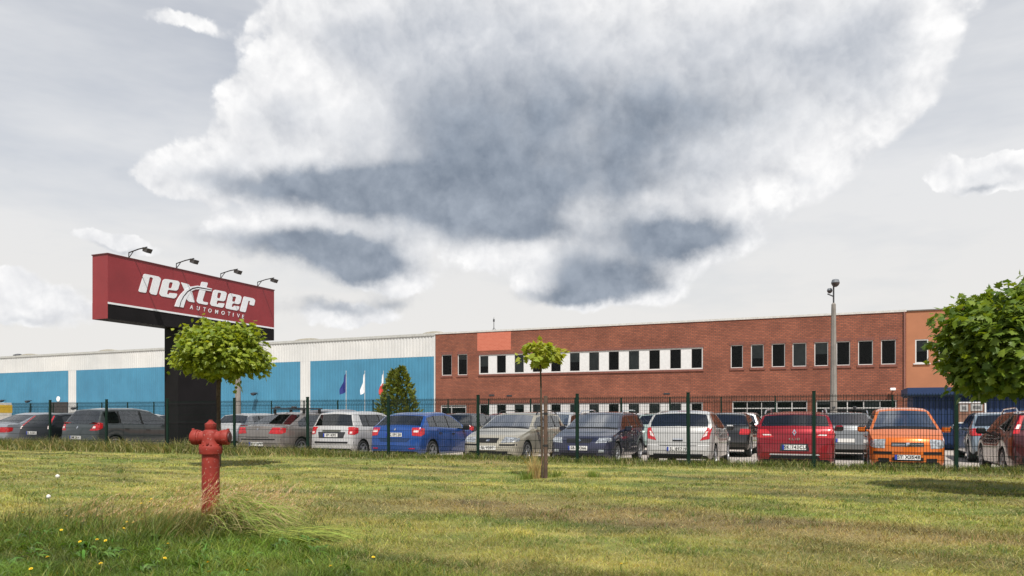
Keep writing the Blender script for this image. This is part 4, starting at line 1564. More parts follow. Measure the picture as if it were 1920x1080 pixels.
def build_car(kind, pm, label, s, t, facing, group, feats=(), plate=None, rails=None, rack=None, dark_rear=False, extra_rot=0.0, detail=True, mirror_m=None, z=LOT, glass=None):
    """facing 'rear': the tail looks to the camera, 'front': the nose. (s,t) is the middle of the near end"""
    cm = car_meshes(kind)
    sp_ = cm['spec']
    L, W_, R = sp_['L'], sp_['W'], sp_['R']
    rot = math.pi / 2 - F.a + (0 if facing == 'rear' else math.pi) + extra_rot
    c_ = F.w(s, t + L / 2, z)
    car = thing('parked_car', label, 'car', c_, rot, group)
    link('body', cm['parts']['body'], car, [pm, liner])
    for key, me in cm['parts'].items():
        if key == 'body':
            continue
        if key == 'windshield':
            link('windshield', me, car, screen_glass)
        elif key == 'rear_window':
            link('rear_window', me, car, car_glass_dark if dark_rear else car_glass)
        elif key == 'cowl_panel' or key[0] == 'pillar':
            link('cowl_panel' if key == 'cowl_panel' else 'pillar_trim', me, car, trim_b)
        elif key[0] == 'side':
            link('side_window', me, car, car_glass_dark if (dark_rear and key[1] > 0) else car_glass)
        else:
            d_ = link('door', me, car, pm)
            if detail:
                r_ = sp_['doors'][key[1]]
                sg = 1 if key[2] == 'l' else -1
                xh = L / 2 - r_[1] + .16
                zh = interp(sp_['belt'], r_[1]) - .14
                MB().rbox(xh - .09, xh + .09, sg * (W_ / 2) - .02, sg * (W_ / 2) + .022, zh - .015, zh + .018, .008).obj('door_handle', mirror_m or pm, d_)
    link('interior', cm['interior'], car, seat_m)
    ty, rim, disc = wheel_mesh(R)
    for c2 in sp_['wb']:
        for sg in (1, -1):
            w_ = link('wheel', ty, car, rubber, (L / 2 - c2, sg * (W_ / 2 - .115), R), (0, rnd.uniform(0, 6), 0 if sg > 0 else math.pi))
            link('rim', rim, w_, rim_m)
            link('spoke_gap_shade', disc, w_, rim_dark)
    mm = mirror_m or pm
    zc = interp(sp_['belt'], sp_['side'][0][0])
    for sg in (1, -1):
        xx = L / 2 - sp_['side'][0][0] - .02
        mi = MB().rbox(xx - .09, xx + .07, sg * (W_ / 2 + .10) - .10, sg * (W_ / 2 + .10) + .10, zc + .0, zc + .15, .035)
        mi.tube([(xx, sg * (W_ / 2 - .06), zc + .03), (xx, sg * (W_ / 2 + .05), zc + .04)], .03, 5)
        mi.obj('mirror', mm, car)
    h2 = W_ / 2
    for f in feats:
        nm, face, m_, q = f[:4]
        both = f[4] if len(f) > 4 else False
        lift = f[5] if len(f) > 5 else .007
        for k_ in ((0, 1) if both else (0,)):
            qq = q if k_ == 0 else sym(q)
            pj = project(cm, face, qq, lift=lift)
            if nm in ('tail_light', 'headlight') and max(abs(a) for a, b in q) > .9 and max(b for a, b in q) - min(b for a, b in q) < .3:
                sgy = 1 if max((a for a, b in qq), key=abs) > 0 else -1
                ed_ = [vq for vq in pj.v if abs(vq[1]) > .9 * max(abs(w[1]) for w in pj.v)]
                zs_ = sorted(b for a, b in sorted(q, key=lambda w: -abs(w[0]))[:2])
                xe = sum(vq[0] for vq in ed_) / len(ed_)
                sxx = 1 if face == 'front' else -1
                dz = (zs_[1] - zs_[0]) * .12
                sd = project_side(cm, sgy, [(xe + sxx * .03, zs_[0]), (xe - sxx * .16, zs_[0] + 2 * dz), (xe - sxx * .20, zs_[1] - dz), (xe + sxx * .01, zs_[1])], lift=.006)
                pj.add(sd.v, sd.f)
            pj.obj(nm, m_, car, smooth=60)
    if plate:
        face, z, txt = plate[:3]
        x = surf_x(cm, face, 0.26, z)
        x2 = surf_x(cm, face, 0, z)
        sx = 1 if face == 'front' else -1
        x = max(abs(x), abs(x2)) * sx
        hw_ = .26
        pl = MB().box(min(x, x + sx * .02), max(x, x + sx * .02), -hw_, hw_, z - .055, z + .055).obj('licence_plate', plate_m, car)
        yb_ = sx * -hw_
        MB().box(min(x + sx * .0205, x + sx * .022), max(x + sx * .0205, x + sx * .022), min(yb_, yb_ + sx * .045), max(yb_, yb_ + sx * .045), z - .054, z + .054).obj('plate_band', plate_blue, pl)
        if txt:
            me = text_mesh(txt, .105, 0, 1.08, .002, .001)
            link('plate_text', me, pl, plate_ink, (x + sx * .0225, sx * .02, z), (math.radians(90), 0, math.radians(90 if sx > 0 else -90)))
    if rails:
        for sg in (1, -1):
            a, b = sp_['side'][0][1] - .35, sp_['side'][-1][1] - .05
            pts = []
            for u in np.linspace(0, 1, 9):
                s_ = a + (b - a) * u
                zt_ = smooth_interp(sp_['top'], s_, .02)
                g = zt_ - interp(sp_['belt'], s_)
                y = W_ / 2 * .962 - .42 * (g - .07) - .03
                pts.append((L / 2 - s_, sg * y, zt_ - .03 + (.075 if .06 < u < .94 else 0)))
            MB().tube(pts, .018, 6).obj('roof_rail', rails, car)
    if rack:
        zr = sp_['H'] + .08
        a, b = L / 2 - sp_['side'][0][1] + .1, L / 2 - sp_['side'][1][1] + .1
        rk = MB()
        for x in (a, b):
            rk.tube([(x, -.62, zr - .02), (x, .62, zr - .02)], .016, 6)
            for sg in (1, -1):
                rk.rbox(x - .05, x + .05, sg * .58 - .035, sg * .58 + .035, zr - .14, zr + .01, .015)
        ro = rk.obj('roof_rack', trim_b, car)
        for y in rack:
            MB().tube([(a + .45, y, zr + .03), (b - .5, y, zr + .03)], .022, 6).rbox(b - .3, b - .1, y - .05, y + .05, zr + .02, zr + .09, .02).obj('bike_carrier', arm_m, ro)
    return car


def wiper(car, face, pts):
    MB().tube(pts, .008, 4).obj('wiper', trim_b, car)


def Q(y0, y1, z0, z1):
    return [(y0, z0), (y1, z0), (y1, z1), (y0, z1)]


silver = paint('silver', (.50, .51, .52), .35)
GR1 = 'cars parked in the row along the fence'
GR2 = 'cars parked further back in the car park'


def near(px, t):
    return F.s_at(px, t), t


# ---- front row, from the sign to the tree on the right
s, t = near(-22, 2.0)
build_car('sedan', paint('pale_blue_silver', (.40, .43, .48), .4), 'pale blue silver saloon beside the black hatchback with tall tail lamps', s, t, 'rear', GR1,
          [('tail_light', 'rear', tail_red, [(.55, .72), (.99, .72), (.99, .92), (.62, .92)], True)], ('rear', .55, 'SB 5177A'))
s, t = near(56, 2.0)
build_car('hatch', paint('black', (.008, .009, .012), .2, .3, .45), 'black hatchback with tall narrow red and white tail lamps on its rear pillars', s, t, 'rear', GR1,
          [('tail_light', 'rear', tail_red, [(.80, .98), (.93, .98), (.80, 1.34), (.70, 1.34)], True), ('tail_light_lens', 'rear', tail_clear, [(.82, .86), (.95, .86), (.93, .97), (.80, .97)], True),
           ('bumper_trim', 'rear', trim_b, Q(-.8, .8, .34, .46))], ('rear', .72, 'SL 4120C'), dark_rear=True)
s, t = near(141, 1.5)
build_car('mpv', paint('grey_green', (.075, .088, .092), .45), 'dark grey green people carrier parked beside the black sign pylon', s, t, 'rear', GR1,
          [('tail_light', 'rear', tail_red, [(.66, .84), (.97, .84), (.985, 1.12), (.80, 1.02)], True), ('tail_light_lens', 'rear', tail_clear, [(.76, .91), (.9, .91), (.9, .98), (.80, .98)], True, .012),
           ('bumper_trim', 'rear', trim_b, Q(-.7, .7, .36, .44)), ('badge', 'rear', chrome, [(-.05, .94), (0, .88), (.05, .94), (0, 1.0)], False, .01)], ('rear', .60, 'SMI 2K41'))
s, t = near(480, 1.8)
build_car('sedan', paint('taupe', (.27, .245, .225), .5), 'taupe metallic saloon with bicycle carriers on its roof', s, t, 'rear', GR1,
          [('tail_light', 'rear', tail_red, [(.50, .80), (.97, .78), (.985, .98), (.62, .98)], True), ('bumper_strip', 'rear', trim_b, Q(-.97, .97, .60, .635)),
           ('boot_line', 'rear', trim_b, Q(-.5, .5, .672, .682)), ('badge', 'rear', chrome, [(-.03, .90), (.03, .90), (.03, .96), (-.03, .96)], False, .01), ('bumper_trim', 'rear', trim_b, Q(-.8, .8, .34, .40))],
          ('rear', .475, 'SR 11W97'), rack=(-.35, .3))
s, t = near(618, 2.6)
build_car('tallhatch', paint('silver_white', (.60, .60, .60), .25), 'small silver hatchback with a black rub strip and upright tailgate', s, t, 'rear', GR1,
          [('tail_light', 'rear', tail_red, [(.74, .78), (.985, .76), (.985, 1.0), (.72, 1.0)], True), ('tail_light_lens', 'rear', tail_clear, [(.80, .80), (.90, .80), (.90, .86), (.80, .86)], True, .012),
           ('rub_strip', 'rear', trim_b, Q(-.97, .97, .50, .555)), ('handle_bar', 'rear', mat('dull_chrome', (.16, .16, .13), .4, .6), Q(-.42, .42, .855, .91)), ('tailgate_recess_shade', 'rear', paint('silver_shade', (.42, .42, .40), .3), [(-.55, .66), (.55, .66), (.62, .845), (-.62, .845)])],  # darker copy of the body silver paints the recess shade on a patch
          ('rear', .745, 'SPI 4J95'), dark_rear=True)
s, t = near(736, 2.0)
build_car('liftback', paint('blue', (.018, .085, .34), .35), 'bright blue liftback between the silver hatchback and the beige estate', s, t, 'rear', GR1,
          [('tail_light', 'rear', tail_red, [(.68, .78), (.985, .76), (.985, 1.0), (.64, 1.0)], True), ('tail_light_lens', 'rear', tail_clear, [(.72, .87), (.90, .87), (.90, .93), (.72, .93)], True, .012),
           ('tailgate_recess_shade', 'rear', mat('blue_recess_shade', (.008, .03, .10), .5), [(-.52, .60), (.52, .60), (.62, .70), (-.62, .70)]), ('reflector', 'rear', tail_red, Q(.62, .84, .40, .425), True),  # shade of the hollow is painted as a darker blue patch
           ('badge', 'rear', chrome, [(-.04, .95), (0, .91), (.04, .95), (0, .99)], False, .012)],
          ('rear', .80, 'SK 59120'), mirror_m=trim_b)
s, t = near(913, 2.4)
c = build_car('wagon', paint('beige', (.44, .41, .33), .35), 'beige gold estate car with its nose to the fence beside the thin sapling', s, t, 'front', GR1,
              [('headlight', 'front', head_m, [(.48, .60), (.93, .62), (.95, .74), (.56, .76)], True), ('grille', 'front', trim_b, [(-.34, .60), (.34, .60), (.37, .73), (-.37, .73)], False, .009),
               ('bumper_strip', 'front', trim_b, Q(.42, .98, .52, .565), True), ('lower_grille', 'front', trim_b, Q(-.72, .72, .30, .37)), ('bumper_lip', 'front', paint('beige_lip', (.30, .28, .22), .3), Q(-.9, .9, .235, .27)),
               ('badge', 'front', chrome, Q(-.06, .06, .64, .69), False, .014)], ('front', .46, 'SL V297'), rails=trim_b)
s, t = near(1083, 2.5)
c = build_car('wagon', paint('navy', (.026, .030, .066), .4), 'dark navy estate car with roof rails and its nose to the fence', s, t, 'front', GR1,
              [('headlight', 'front', head_m, [(.56, .62), (.93, .64), (.95, .76), (.66, .76)], True), ('grille', 'front', trim_b, [(-.40, .63), (.40, .63), (.46, .73), (-.46, .73)], False, .009),
               ('badge', 'front', chrome, [(-.09, .685), (0, .64), (.09, .685), (0, .73)], False, .014), ('lower_grille', 'front', trim_b, Q(-.6, .6, .28, .36)), ('bonnet_edge', 'front', trim_b, Q(-.55, .55, .745, .752)),
               ('fog_light', 'front', head_m, Q(.68, .84, .38, .45), True)], ('front', .49, 'SB 99366'), rails=chrome)
s, t = near(1270, 2.6)
build_car('corsa', paint('silver_corsa', (.56, .555, .54), .3), 'silver hatchback with rounded tail and teardrop red tail lamps', s, t, 'rear', GR1,
          [('tail_light', 'rear', tail_red, [(.66, .72), (.92, .76), (.975, 1.02), (.86, 1.05)], True), ('tail_light_lens', 'rear', tail_clear, [(.72, .80), (.84, .84), (.87, .95), (.82, .95)], True, .012),
           ('bumper_seam', 'rear', trim_b, Q(-.55, .55, .585, .595)), ('seam', 'rear', mat('silver_bright', (.7, .7, .7), .3), Q(.60, .92, .585, .605), True), ('tailgate_handle', 'rear', chrome, Q(-.15, .15, .735, .77), False, .014),
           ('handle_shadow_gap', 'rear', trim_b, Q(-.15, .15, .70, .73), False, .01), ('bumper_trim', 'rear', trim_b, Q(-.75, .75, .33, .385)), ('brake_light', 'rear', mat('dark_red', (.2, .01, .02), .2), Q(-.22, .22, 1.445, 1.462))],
          ('rear', .505, 'SL 89719'))
s, t = near(1489, 1.95)
clio = build_car('clio', paint('red', (.27, .008, .016), .35), 'cherry red small estate car with roof rails and diamond badge', s, t, 'rear', GR1,
          [('tail_light', 'rear', tail_red, [(.52, .84), (.96, .82), (.97, 1.02), (.72, 1.02)], True), ('tail_light_lens', 'rear', tail_clear, [(.58, .885), (.80, .88), (.82, .91), (.64, .915)], True, .012),
           ('badge', 'rear', chrome, [(0, .88), (.055, .955), (0, 1.03), (-.055, .955)], False, .014), ('badge_centre', 'rear', tail_red, [(0, .92), (.022, .955), (0, .99), (-.022, .955)], False, .02),
           ('rear_diffuser', 'rear', trim_b, [(-.72, .27), (.72, .27), (.60, .43), (-.60, .43)]), ('diffuser_edge', 'rear', mat('dull_silver', (.45, .45, .45), .4, .3), [(-.66, .435), (.66, .435), (.62, .465), (-.62, .465)]),
           ('plate_recess_shade', 'rear', paint('red_recess_shade', (.15, .006, .010), .3), [(-.38, .53), (.38, .53), (.34, .70), (-.34, .70)])],  # darker red laid over the tailgate as painted shade round the plate
          ('rear', .615, 'SK 743CU'), rails=mat('grey_rail', (.30, .29, .29), .35, .4), dark_rear=True)
xx = surf_x(CARS['clio'], 'rear', 0, .80)
link('model_lettering', text_mesh('C L I O', .075, 0, 1.0, .002, .001), clio, chrome, (xx - .02, 0, .80), (math.radians(90), 0, math.radians(-90)))
s, t = near(1702, 2.6)
c = build_car('boxhatch', paint('orange', (.66, .15, .012), .15), 'orange boxy hatchback with its nose to the fence', s, t, 'front', GR1,
              [('headlight', 'front', head_m, [(.62, .60), (.94, .61), (.93, .80), (.60, .81)], True), ('grille', 'front', trim_b, Q(-.44, .44, .645, .735), False, .009), ('grille_bar', 'front', chrome, Q(-.42, -.07, .685, .70), True, .014),
               ('grille_bar', 'front', chrome, Q(-.42, -.07, .655, .668), True, .014), ('badge', 'front', chrome, [(-.05, .655), (.05, .655), (.05, .73), (-.05, .73)], False, .018), ('bumper_insert', 'front', trim_b, Q(.42, .93, .47, .53), True),
               ('bumper_line', 'front', mat('orange_gap', (.25, .05, .006), .5), Q(-.36, .36, .50, .52)), ('lower_grille', 'front', trim_b, Q(-.42, .42, .29, .40)), ('fog_recess', 'front', trim_b, Q(.50, .80, .30, .38), True)],
              ('front', .405, 'ST X3548'))
s, t = near(1990, 2.0)
build_car('wagon', paint('maroon', (.060, .008, .012), .3), 'dark maroon estate with roof rails under the leafy maple', s, t, 'rear', GR1,
          [('tail_light', 'rear', tail_red, [(.84, .96), (.985, .96), (.93, 1.34), (.83, 1.34)], True), ('tail_light_lens', 'rear', tail_clear, [(.86, 1.06), (.95, 1.06), (.92, 1.16), (.85, 1.16)], True, .012), ('bumper_trim', 'rear', trim_b, Q(-.95, .95, .34, .50)),
           ('chrome_strip', 'rear', chrome, Q(-.4, .4, .83, .86), False, .012)], ('rear', .70, 'SL 7M30'), rails=chrome, dark_rear=True, mirror_m=trim_b)

# ---- cars further back
TL = [('tail_light', 'rear', tail_red, [(.68, .78), (.97, .76), (.97, .98), (.72, .98)], True)]
HL = [('headlight', 'front', head_m, [(.55, .62), (.93, .64), (.95, .76), (.62, .76)], True), ('grille', 'front', trim_b, Q(-.38, .38, .60, .70))]
far = [
    ('wagon', 'dark_red', (.05, .012, .018), 'dark red black estate with roof rails behind the grey people carrier', 60, 7.6, 'front', HL, trim_b),
    ('hatch', 'silver_b', (.46, .48, .50), 'silver hatchback parked behind the black hatchback', -30, 8.6, 'front', HL, None),
    ('wagon', 'white_b', (.66, .67, .68), 'white estate behind the grey people carrier and the pylon', 215, 9.6, 'rear', TL, None),
    ('hatch', 'silver_c', (.50, .50, .50), 'silver hatchback glimpsed between people carrier and sign pylon', 300, 7.4, 'rear', TL, None),
    ('hatch', 'silver_d', (.54, .55, .55), 'silver hatchback behind the taupe saloon with carriers', 425, 6.9, 'rear', TL, None),
    ('mpv', 'grey_d', (.25, .26, .28), 'mid grey people carrier behind the small silver hatchback', 585, 8.6, 'rear', TL, None),
    ('hatch', 'charcoal', (.04, .042, .045), 'charcoal hatchback behind the bright blue liftback', 838, 8.4, 'rear', TL, None),
    ('hatch', 'plum', (.22, .05, .07), 'plum red hatchback hidden behind the beige estate', 905, 9.2, 'front', HL, None),
    ('tallhatch', 'silver_e', (.50, .51, .52), 'silver hatchback seen between the beige and navy estates', 1012, 8.6, 'front', HL, None),
    ('sedan', 'white_e', (.68, .69, .69), 'white saloon at the kerb beyond the mint hatchback', 1168, 15.0, 'rear', TL, None),
    ('hatch', 'mint', (.36, .46, .43), 'pale mint hatchback behind the rounded silver hatchback', 1228, 9.0, 'rear', TL, None),
    ('hatch', 'black_b', (.014, .014, .016), 'black hatchback standing alone in the driving lane', 1352, 8.6, 'rear',
     [('tail_light', 'rear', tail_red, [(.62, .74), (.97, .74), (.97, .92), (.66, .92)], True)], None),
    ('tallhatch', 'white_f', (.66, .66, .66), 'small white hatchback at the kerb near the bushes', 1384, 14.6, 'rear', TL, None),
    ('wagon', 'grey_e', (.20, .21, .22), 'grey estate with roof bars between the red and orange cars', 1583, 8.2, 'rear', TL, chrome),
    ('hatch', 'steel_blue', (.22, .28, .34), 'steel blue hatchback beside the notice board', 1893, 8.2, 'rear', TL, None),
    ('tallhatch', 'white_g', (.64, .63, .62), 'white hatchback behind the maroon estate', 1925, 13.5, 'rear', TL, None),
]
for kind, cn, col, label, px, t, face, fe, rails in far:
    build_car(kind, paint(cn, col, .3), label, F.s_at(px, t), t, face, GR2, fe, (face, .6 if face == 'rear' else .46, ''), rails=rails, detail=False, extra_rot=rnd.uniform(-.03, .03),
              rack=(-.3, .3) if cn == 'grey_e' else None)

# small delivery lorry far left
t = 17.0
s = F.s_at(-45, t)
lor = thing('delivery_lorry', 'small lorry with a yellow and white box body by the blue hall', 'lorry', F.w(s, t, LOT), -F.a)
MB().rbox(-3.0, .55, 0, 2.1, .7, 2.25, .03).obj('cargo_box', mat('lorry_white', (.62, .6, .56), .5), lor)
MB().box(-3.01, .56, -.01, 2.11, 1.55, 2.1).obj('yellow_band', mat('lorry_yellow', (.55, .36, .03), .5), lor)
MB().rbox(-4.5, -3.05, .05, 2.05, .5, 2.0, .1).obj('cab', mat('lorry_cab', (.60, .60, .58), .4), lor)
MB().box(-4.3, -3.3, .035, .055, 1.25, 1.85).obj('cab_window', trim_b, lor)
MB().box(-4.4, .4, .3, 1.8, .35, .69).obj('chassis', liner, lor)
ty, rim, disc = wheel_mesh(.38)
for x in (-3.8, -.5):
    for y in (.15, 1.95):
        w_ = link('wheel', ty, lor, rubber, (x, y, .38), (0, 0, math.pi if y < 1 else 0))
        link('rim', rim, w_, rim_m)

# ================================================================== fire hydrant
HYD_Y = 7.25
HYD_X = (395 - CX) / FPX * HYD_Y
hy_red = bpy.data.materials.new('hydrant_red')
hy_red.use_nodes = True
T = NT(hy_red.node_tree)
p = principled(hy_red)
o = T.new('ShaderNodeTexCoord')
n1 = T.noise(o.outputs['Object'], 7.0, 6.0, .65)
n2 = T.noise(o.outputs['Object'], 45.0, 4.0, .6)
c = T.mix(T.ramp(n1.outputs['Fac'], .3, .75), (.19, .019, .014), (.29, .038, .026))
c = T.mix(T.math('MULTIPLY', T.ramp(n2.outputs['Fac'], .61, .70), .55), c, (.50, .36, .32))
n5 = T.noise(T.vmath('MULTIPLY', o.outputs['Object'], (1, 1, .35)), 16.0, 6.0, .7)
c = T.mix(T.math('MULTIPLY', T.ramp(n5.outputs['Fac'], .56, .72), .75), c, (.09, .022, .014))
T.put(p.inputs['Base Color'], c)
p.inputs['Roughness'].default_value = .62
p.inputs['Specular IOR Level'].default_value = .3
bb = T.new('ShaderNodeBump')
bb.inputs['Strength'].default_value = .25
bb.inputs['Distance'].default_value = .004
T.put(bb.inputs['Height'], n2.outputs['Fac'])
T.put(p.inputs['Normal'], bb.outputs[0])
hyd = thing('fire_hydrant', 'red cast iron pillar hydrant standing in tall grass', 'hydrant', (HYD_X, HYD_Y, 0))
ppm = FPX / HYD_Y
zh = lambda py: CAMZ + (HY - py) / ppm
hz = zh
q = MB().lathe([(.083, -.1), (.081, zh(852)), (.100, zh(851)), (.103, zh(848)), (.107, zh(843)), (.107, zh(838)), (.102, zh(836))], 28)
q.obj('barrel', hy_red, hyd, smooth=35)
q = MB().lathe([(.098, zh(836.5)), (.083, zh(831)), (.080, zh(822)), (.076, zh(813)), (.06, zh(806.5)), (.045, zh(805))], 28)
q.obj('valve_head', hy_red, hyd, smooth=50)
for sg in (-1, 1):
    zc = zh(820)
    prof = [(.060, .02), (.061, .095), (.069, .100), (.070, .112), (.066, .114), (.066, .119), (.073, .121), (.075, .128), (.073, .165), (.069, .174), (.058, .178)]
    n_ = MB().lathe([(r, sg * h) for r, h in prof], 22, 'x', (0, 0, zc)).obj('outlet', hy_red, hyd, smooth=35)
    cap_ = MB().lathe([(.05, sg * .178), (.048, sg * .188), (.02, sg * .192)], 16, 'x', (0, 0, zc))
    cap_.obj('outlet_cap', mat('cap_dark', (.05, .012, .012), .6) if sg > 0 else hy_red, n_, smooth=35)
    MB().rbox(min(sg * .155, sg * .178), max(sg * .155, sg * .178), -.012, .012, zc + .065, zc + .085, .004).obj('cap_lug', hy_red, n_)
q = MB().lathe([(.046, zh(806)), (.052, zh(804)), (.054, zh(797)), (.054, zh(794.5)), (.040, zh(793)), (.034, zh(792)), (.022, zh(789.5))], 20)
bo = q.obj('bonnet', hy_red, hyd, smooth=35)
MB().rbox(-.016, .016, -.016, .016, zh(791), zh(788) + .004, .004).obj('operating_nut', hy_red, bo)
for k_ in range(8):
    a_ = 2 * math.pi * k_ / 8 - .4
    MB().lathe([(.011, zh(836)), (.011, zh(836) + .014), (.006, zh(836) + .018)], 6, 'z', (.094 * math.cos(a_), .094 * math.sin(a_), 0)).obj('flange_bolt', hy_red, hyd)
MB().lathe([(.014, -.09), (.012, -.104)], 8, 'y', (.005, 0, zh(831))).obj('drain_plug', hy_red, hyd)

# ================================================================== maples
maple = leaf_mat('maple_leaf', (.13, .20, .018), (.31, .36, .04), .40)
maple_dark = leaf_mat('maple_leaf_deep', (.06, .115, .015), (.20, .27, .032), .38)
maple_young = leaf_mat('maple_leaf_young', (.24, .32, .04), (.36, .38, .06), .45)
bark = mat('bark', (.07, .048, .033), .95, var=.3, vscale=14, bump=.6, bscale=40)
# five lobed leaf in its own plane, stalk at the origin, pointing along +x
_out = [(0, 0), (-.05, .22), (-.02, .50), (.18, .30), (.34, .66), (.46, .38), (.62, .46), (.66, .22), (1.0, 0)]
LEAF = np.array([(x, y, -.25 * abs(y) - .18 * x * x) for x, y in _out] + [(x, -y, -.25 * abs(y) - .18 * x * x) for x, y in _out[-2:0:-1]])
LV = np.concatenate([LEAF, [(.36, 0, -.02)]])
nL = len(LEAF)
LF = np.array([(i, (i + 1) % nL, nL) for i in range(nL)])
leaf_me = np_mesh('leaf', LV, LF, None, True)


def crown_points(n_cl, per, rad, seed, lobes=()):
    r = np.random.default_rng(seed)
    pts, outs = [], []
    for i in range(n_cl):
        d = r.normal(size=3)
        d /= np.linalg.norm(d)
        rr = r.uniform(.80, 1.0) if r.random() < .8 else r.uniform(.45, .8)
        bump_ = 1 + .16 * math.sin(3.1 * d[0] + seed) * math.cos(4.3 * d[2] + 1.7 * seed) + .055 * r.normal()
        c_ = d * np.array(rad) * rr * bump_
        if d[2] < -.55:
            c_[2] *= .75
        for j in range(per):
            p_ = c_ + r.normal(size=3) * np.array(rad) * .11
            pts.append(p_)
            o_ = p_ / np.array(rad)
            outs.append(o_ / (np.linalg.norm(o_) + 1e-6))
    for (lx, ly, lz, lr, ln) in lobes:
        for j in range(ln):
            p_ = np.array((lx, ly, lz)) + r.normal(size=3) * lr
            pts.append(p_)
            outs.append(p_ / np.linalg.norm(p_))
    return np.array(pts), np.array(outs)


def leaf_frames(pts, outs, size, seed):
    r = np.random.default_rng(seed)
    n = len(pts)
    tip = outs * .8 + r.normal(size=(n, 3)) * .45 + np.array((0, 0, -.35))
    tip /= np.linalg.norm(tip, axis=1)[:, None]
    nor = outs * .55 + np.array((0, 0, .75)) + r.normal(size=(n, 3)) * .38
    side = np.cross(nor, tip)
    side /= np.linalg.norm(side, axis=1)[:, None]
    nor = np.cross(tip, side)
    sz = size * r.uniform(.65, 1.2, n)
    return tip * sz[:, None], side * sz[:, None], nor * sz[:, None]


def make_tree(name, label, base, trunk_pts, trunk_r, centre, rad, n_cl, per, size, seed, lm, n_obj, lobes=(), limbs=10):
    tr = thing(name, label, 'tree', base)
    q = MB().tube(trunk_pts, trunk_r, 8)
    top = Vector(trunk_pts[-1])
    r = random.Random(seed)
    tko = q.obj('trunk', bark, tr, smooth=60)
    lb = MB()
    for i in range(limbs):
        a_ = 2 * math.pi * i / limbs + r.uniform(-.3, .3)
        e_ = Vector(centre) + Vector((math.cos(a_) * rad[0] * .75, math.sin(a_) * rad[1] * .75, r.uniform(-.1, .75) * rad[2]))
        m_ = top.lerp(e_, .5) + Vector((0, 0, -.12 * rad[2]))
        lb.tube([top - Vector((0, 0, .06)), m_, e_], [trunk_r[-1] * .6, trunk_r[-1] * .35, trunk_r[-1] * .12], 5)
    lb.obj('limb', bark, tko)
    pts, outs = crown_points(n_cl, per, rad, seed, lobes)
    # mostly the outer shell is what one sees: those leaves are singled out
    tip, side, nor = leaf_frames(pts, outs, size, seed + 1)
    pts = pts + np.array(centre)
    to_cam = np.array((-base[0], -base[1], 0.0))
    to_cam /= np.linalg.norm(to_cam)
    score = outs @ to_cam + np.linalg.norm((pts - np.array(centre)) / np.array(rad), axis=1)
    order = np.argsort(-score)
    single, rest = order[:n_obj], order[n_obj:]
    cr = None
    if len(rest):
        V = (pts[rest][:, None, :] + LV[None, :, 0:1] * tip[rest][:, None, :] + LV[None, :, 1:2] * side[rest][:, None, :] + LV[None, :, 2:3] * nor[rest][:, None, :]).reshape(-1, 3)
        Fc = (LF[None] + (np.arange(len(rest)) * len(LV))[:, None, None]).reshape(-1, 3)
        cr = link('crown', np_mesh('crown', V, Fc), tr, lm)
        cr['kind'] = 'stuff'
    for i in single:
        o_ = link('leaf', leaf_me, tr, lm)
        m4 = Matrix(((tip[i][0], side[i][0], nor[i][0], pts[i][0]), (tip[i][1], side[i][1], nor[i][1], pts[i][1]), (tip[i][2], side[i][2], nor[i][2], pts[i][2]), (0, 0, 0, 1)))
        o_.matrix_local = m4
    return tr


ROW_T = -4.2
x0, y0 = F.xy(F.s_at(409, ROW_T), ROW_T)
k_ = FPX / y0
zc = CAMZ + (HY - 662) / k_
make_tree('maple_tree', 'ball headed young maple on a thin trunk before the sign pylon', (x0, y0, 0), [(0, 0, -.05), (.01, 0, .8), (0, .02, 1.5), (.02, 0, zc - .35)], [.062, .055, .05, .045],
          (.06, 0, zc), (.86, .86, .60), 520, 11, .10, 5, maple, 300, lobes=[(-.93, 0, -.05, .07, 16), (.97, 0, -.06, .07, 16), (.35, 0, -.62, .12, 14), (-.3, -.2, .62, .12, 12)])
x1, y1 = F.xy(F.s_at(1948, ROW_T), ROW_T)
k_ = FPX / y1
zc = CAMZ + (HY - 652) / k_
make_tree('maple_tree', 'large dense round headed maple beside the maroon estate', (x1, y1, 0), [(0, 0, -.05), (.01, 0, .5), (0, .0, .9), (.02, 0, zc - .35)], [.085, .075, .07, .06],
          (.0, 0, zc), (1.12, 1.12, .80), 1000, 13, .105, 8, maple_dark, 300, limbs=16)
x2, y2 = F.xy(F.s_at(1017, ROW_T), ROW_T)
k_ = FPX / y2
zc = CAMZ + (HY - 664) / k_
make_tree('maple_sapling', 'thin maple sapling with a small yellow green head tied to a stake', (x2, y2, 0), [(0, 0, -.05), (-.01, 0, .7), (-.02, 0, 1.3), (-.035, 0, zc - .16)], [.022, .020, .018, .014],
          (-.03, 0, zc), (.34, .34, .20), 38, 7, .11, 21, maple_young, 300, lobes=[(-.33, 0, -.07, .04, 4), (.36, 0, .04, .04, 5)], limbs=6)
st_ = thing('tree_stake', 'dark weathered wooden stake supporting the maple sapling', 'stake', (x2 + .055, y2 - .02, 0))
ztk = CAMZ + (HY - 742) / k_
MB().lathe([(.034, -.1), (.034, ztk - .01), (.028, ztk)], 10).obj('post', mat('stake_wood', (.075, .045, .03), .9, var=.3, vscale=10), st_, smooth=40)
for z in (.55, 1.1):
    MB().lathe([(.037, z), (.037, z + .04)], 10).tube([(-.03, .0, z + .02), (-.075, .01, z + .02)], .008, 4).obj('rubber_tie', rubber, st_)

# ================================================================== conifer and bushes in front of the hall
con_m = leaf_mat('conifer_spray', (.05, .085, .018), (.20, .22, .035), .3)


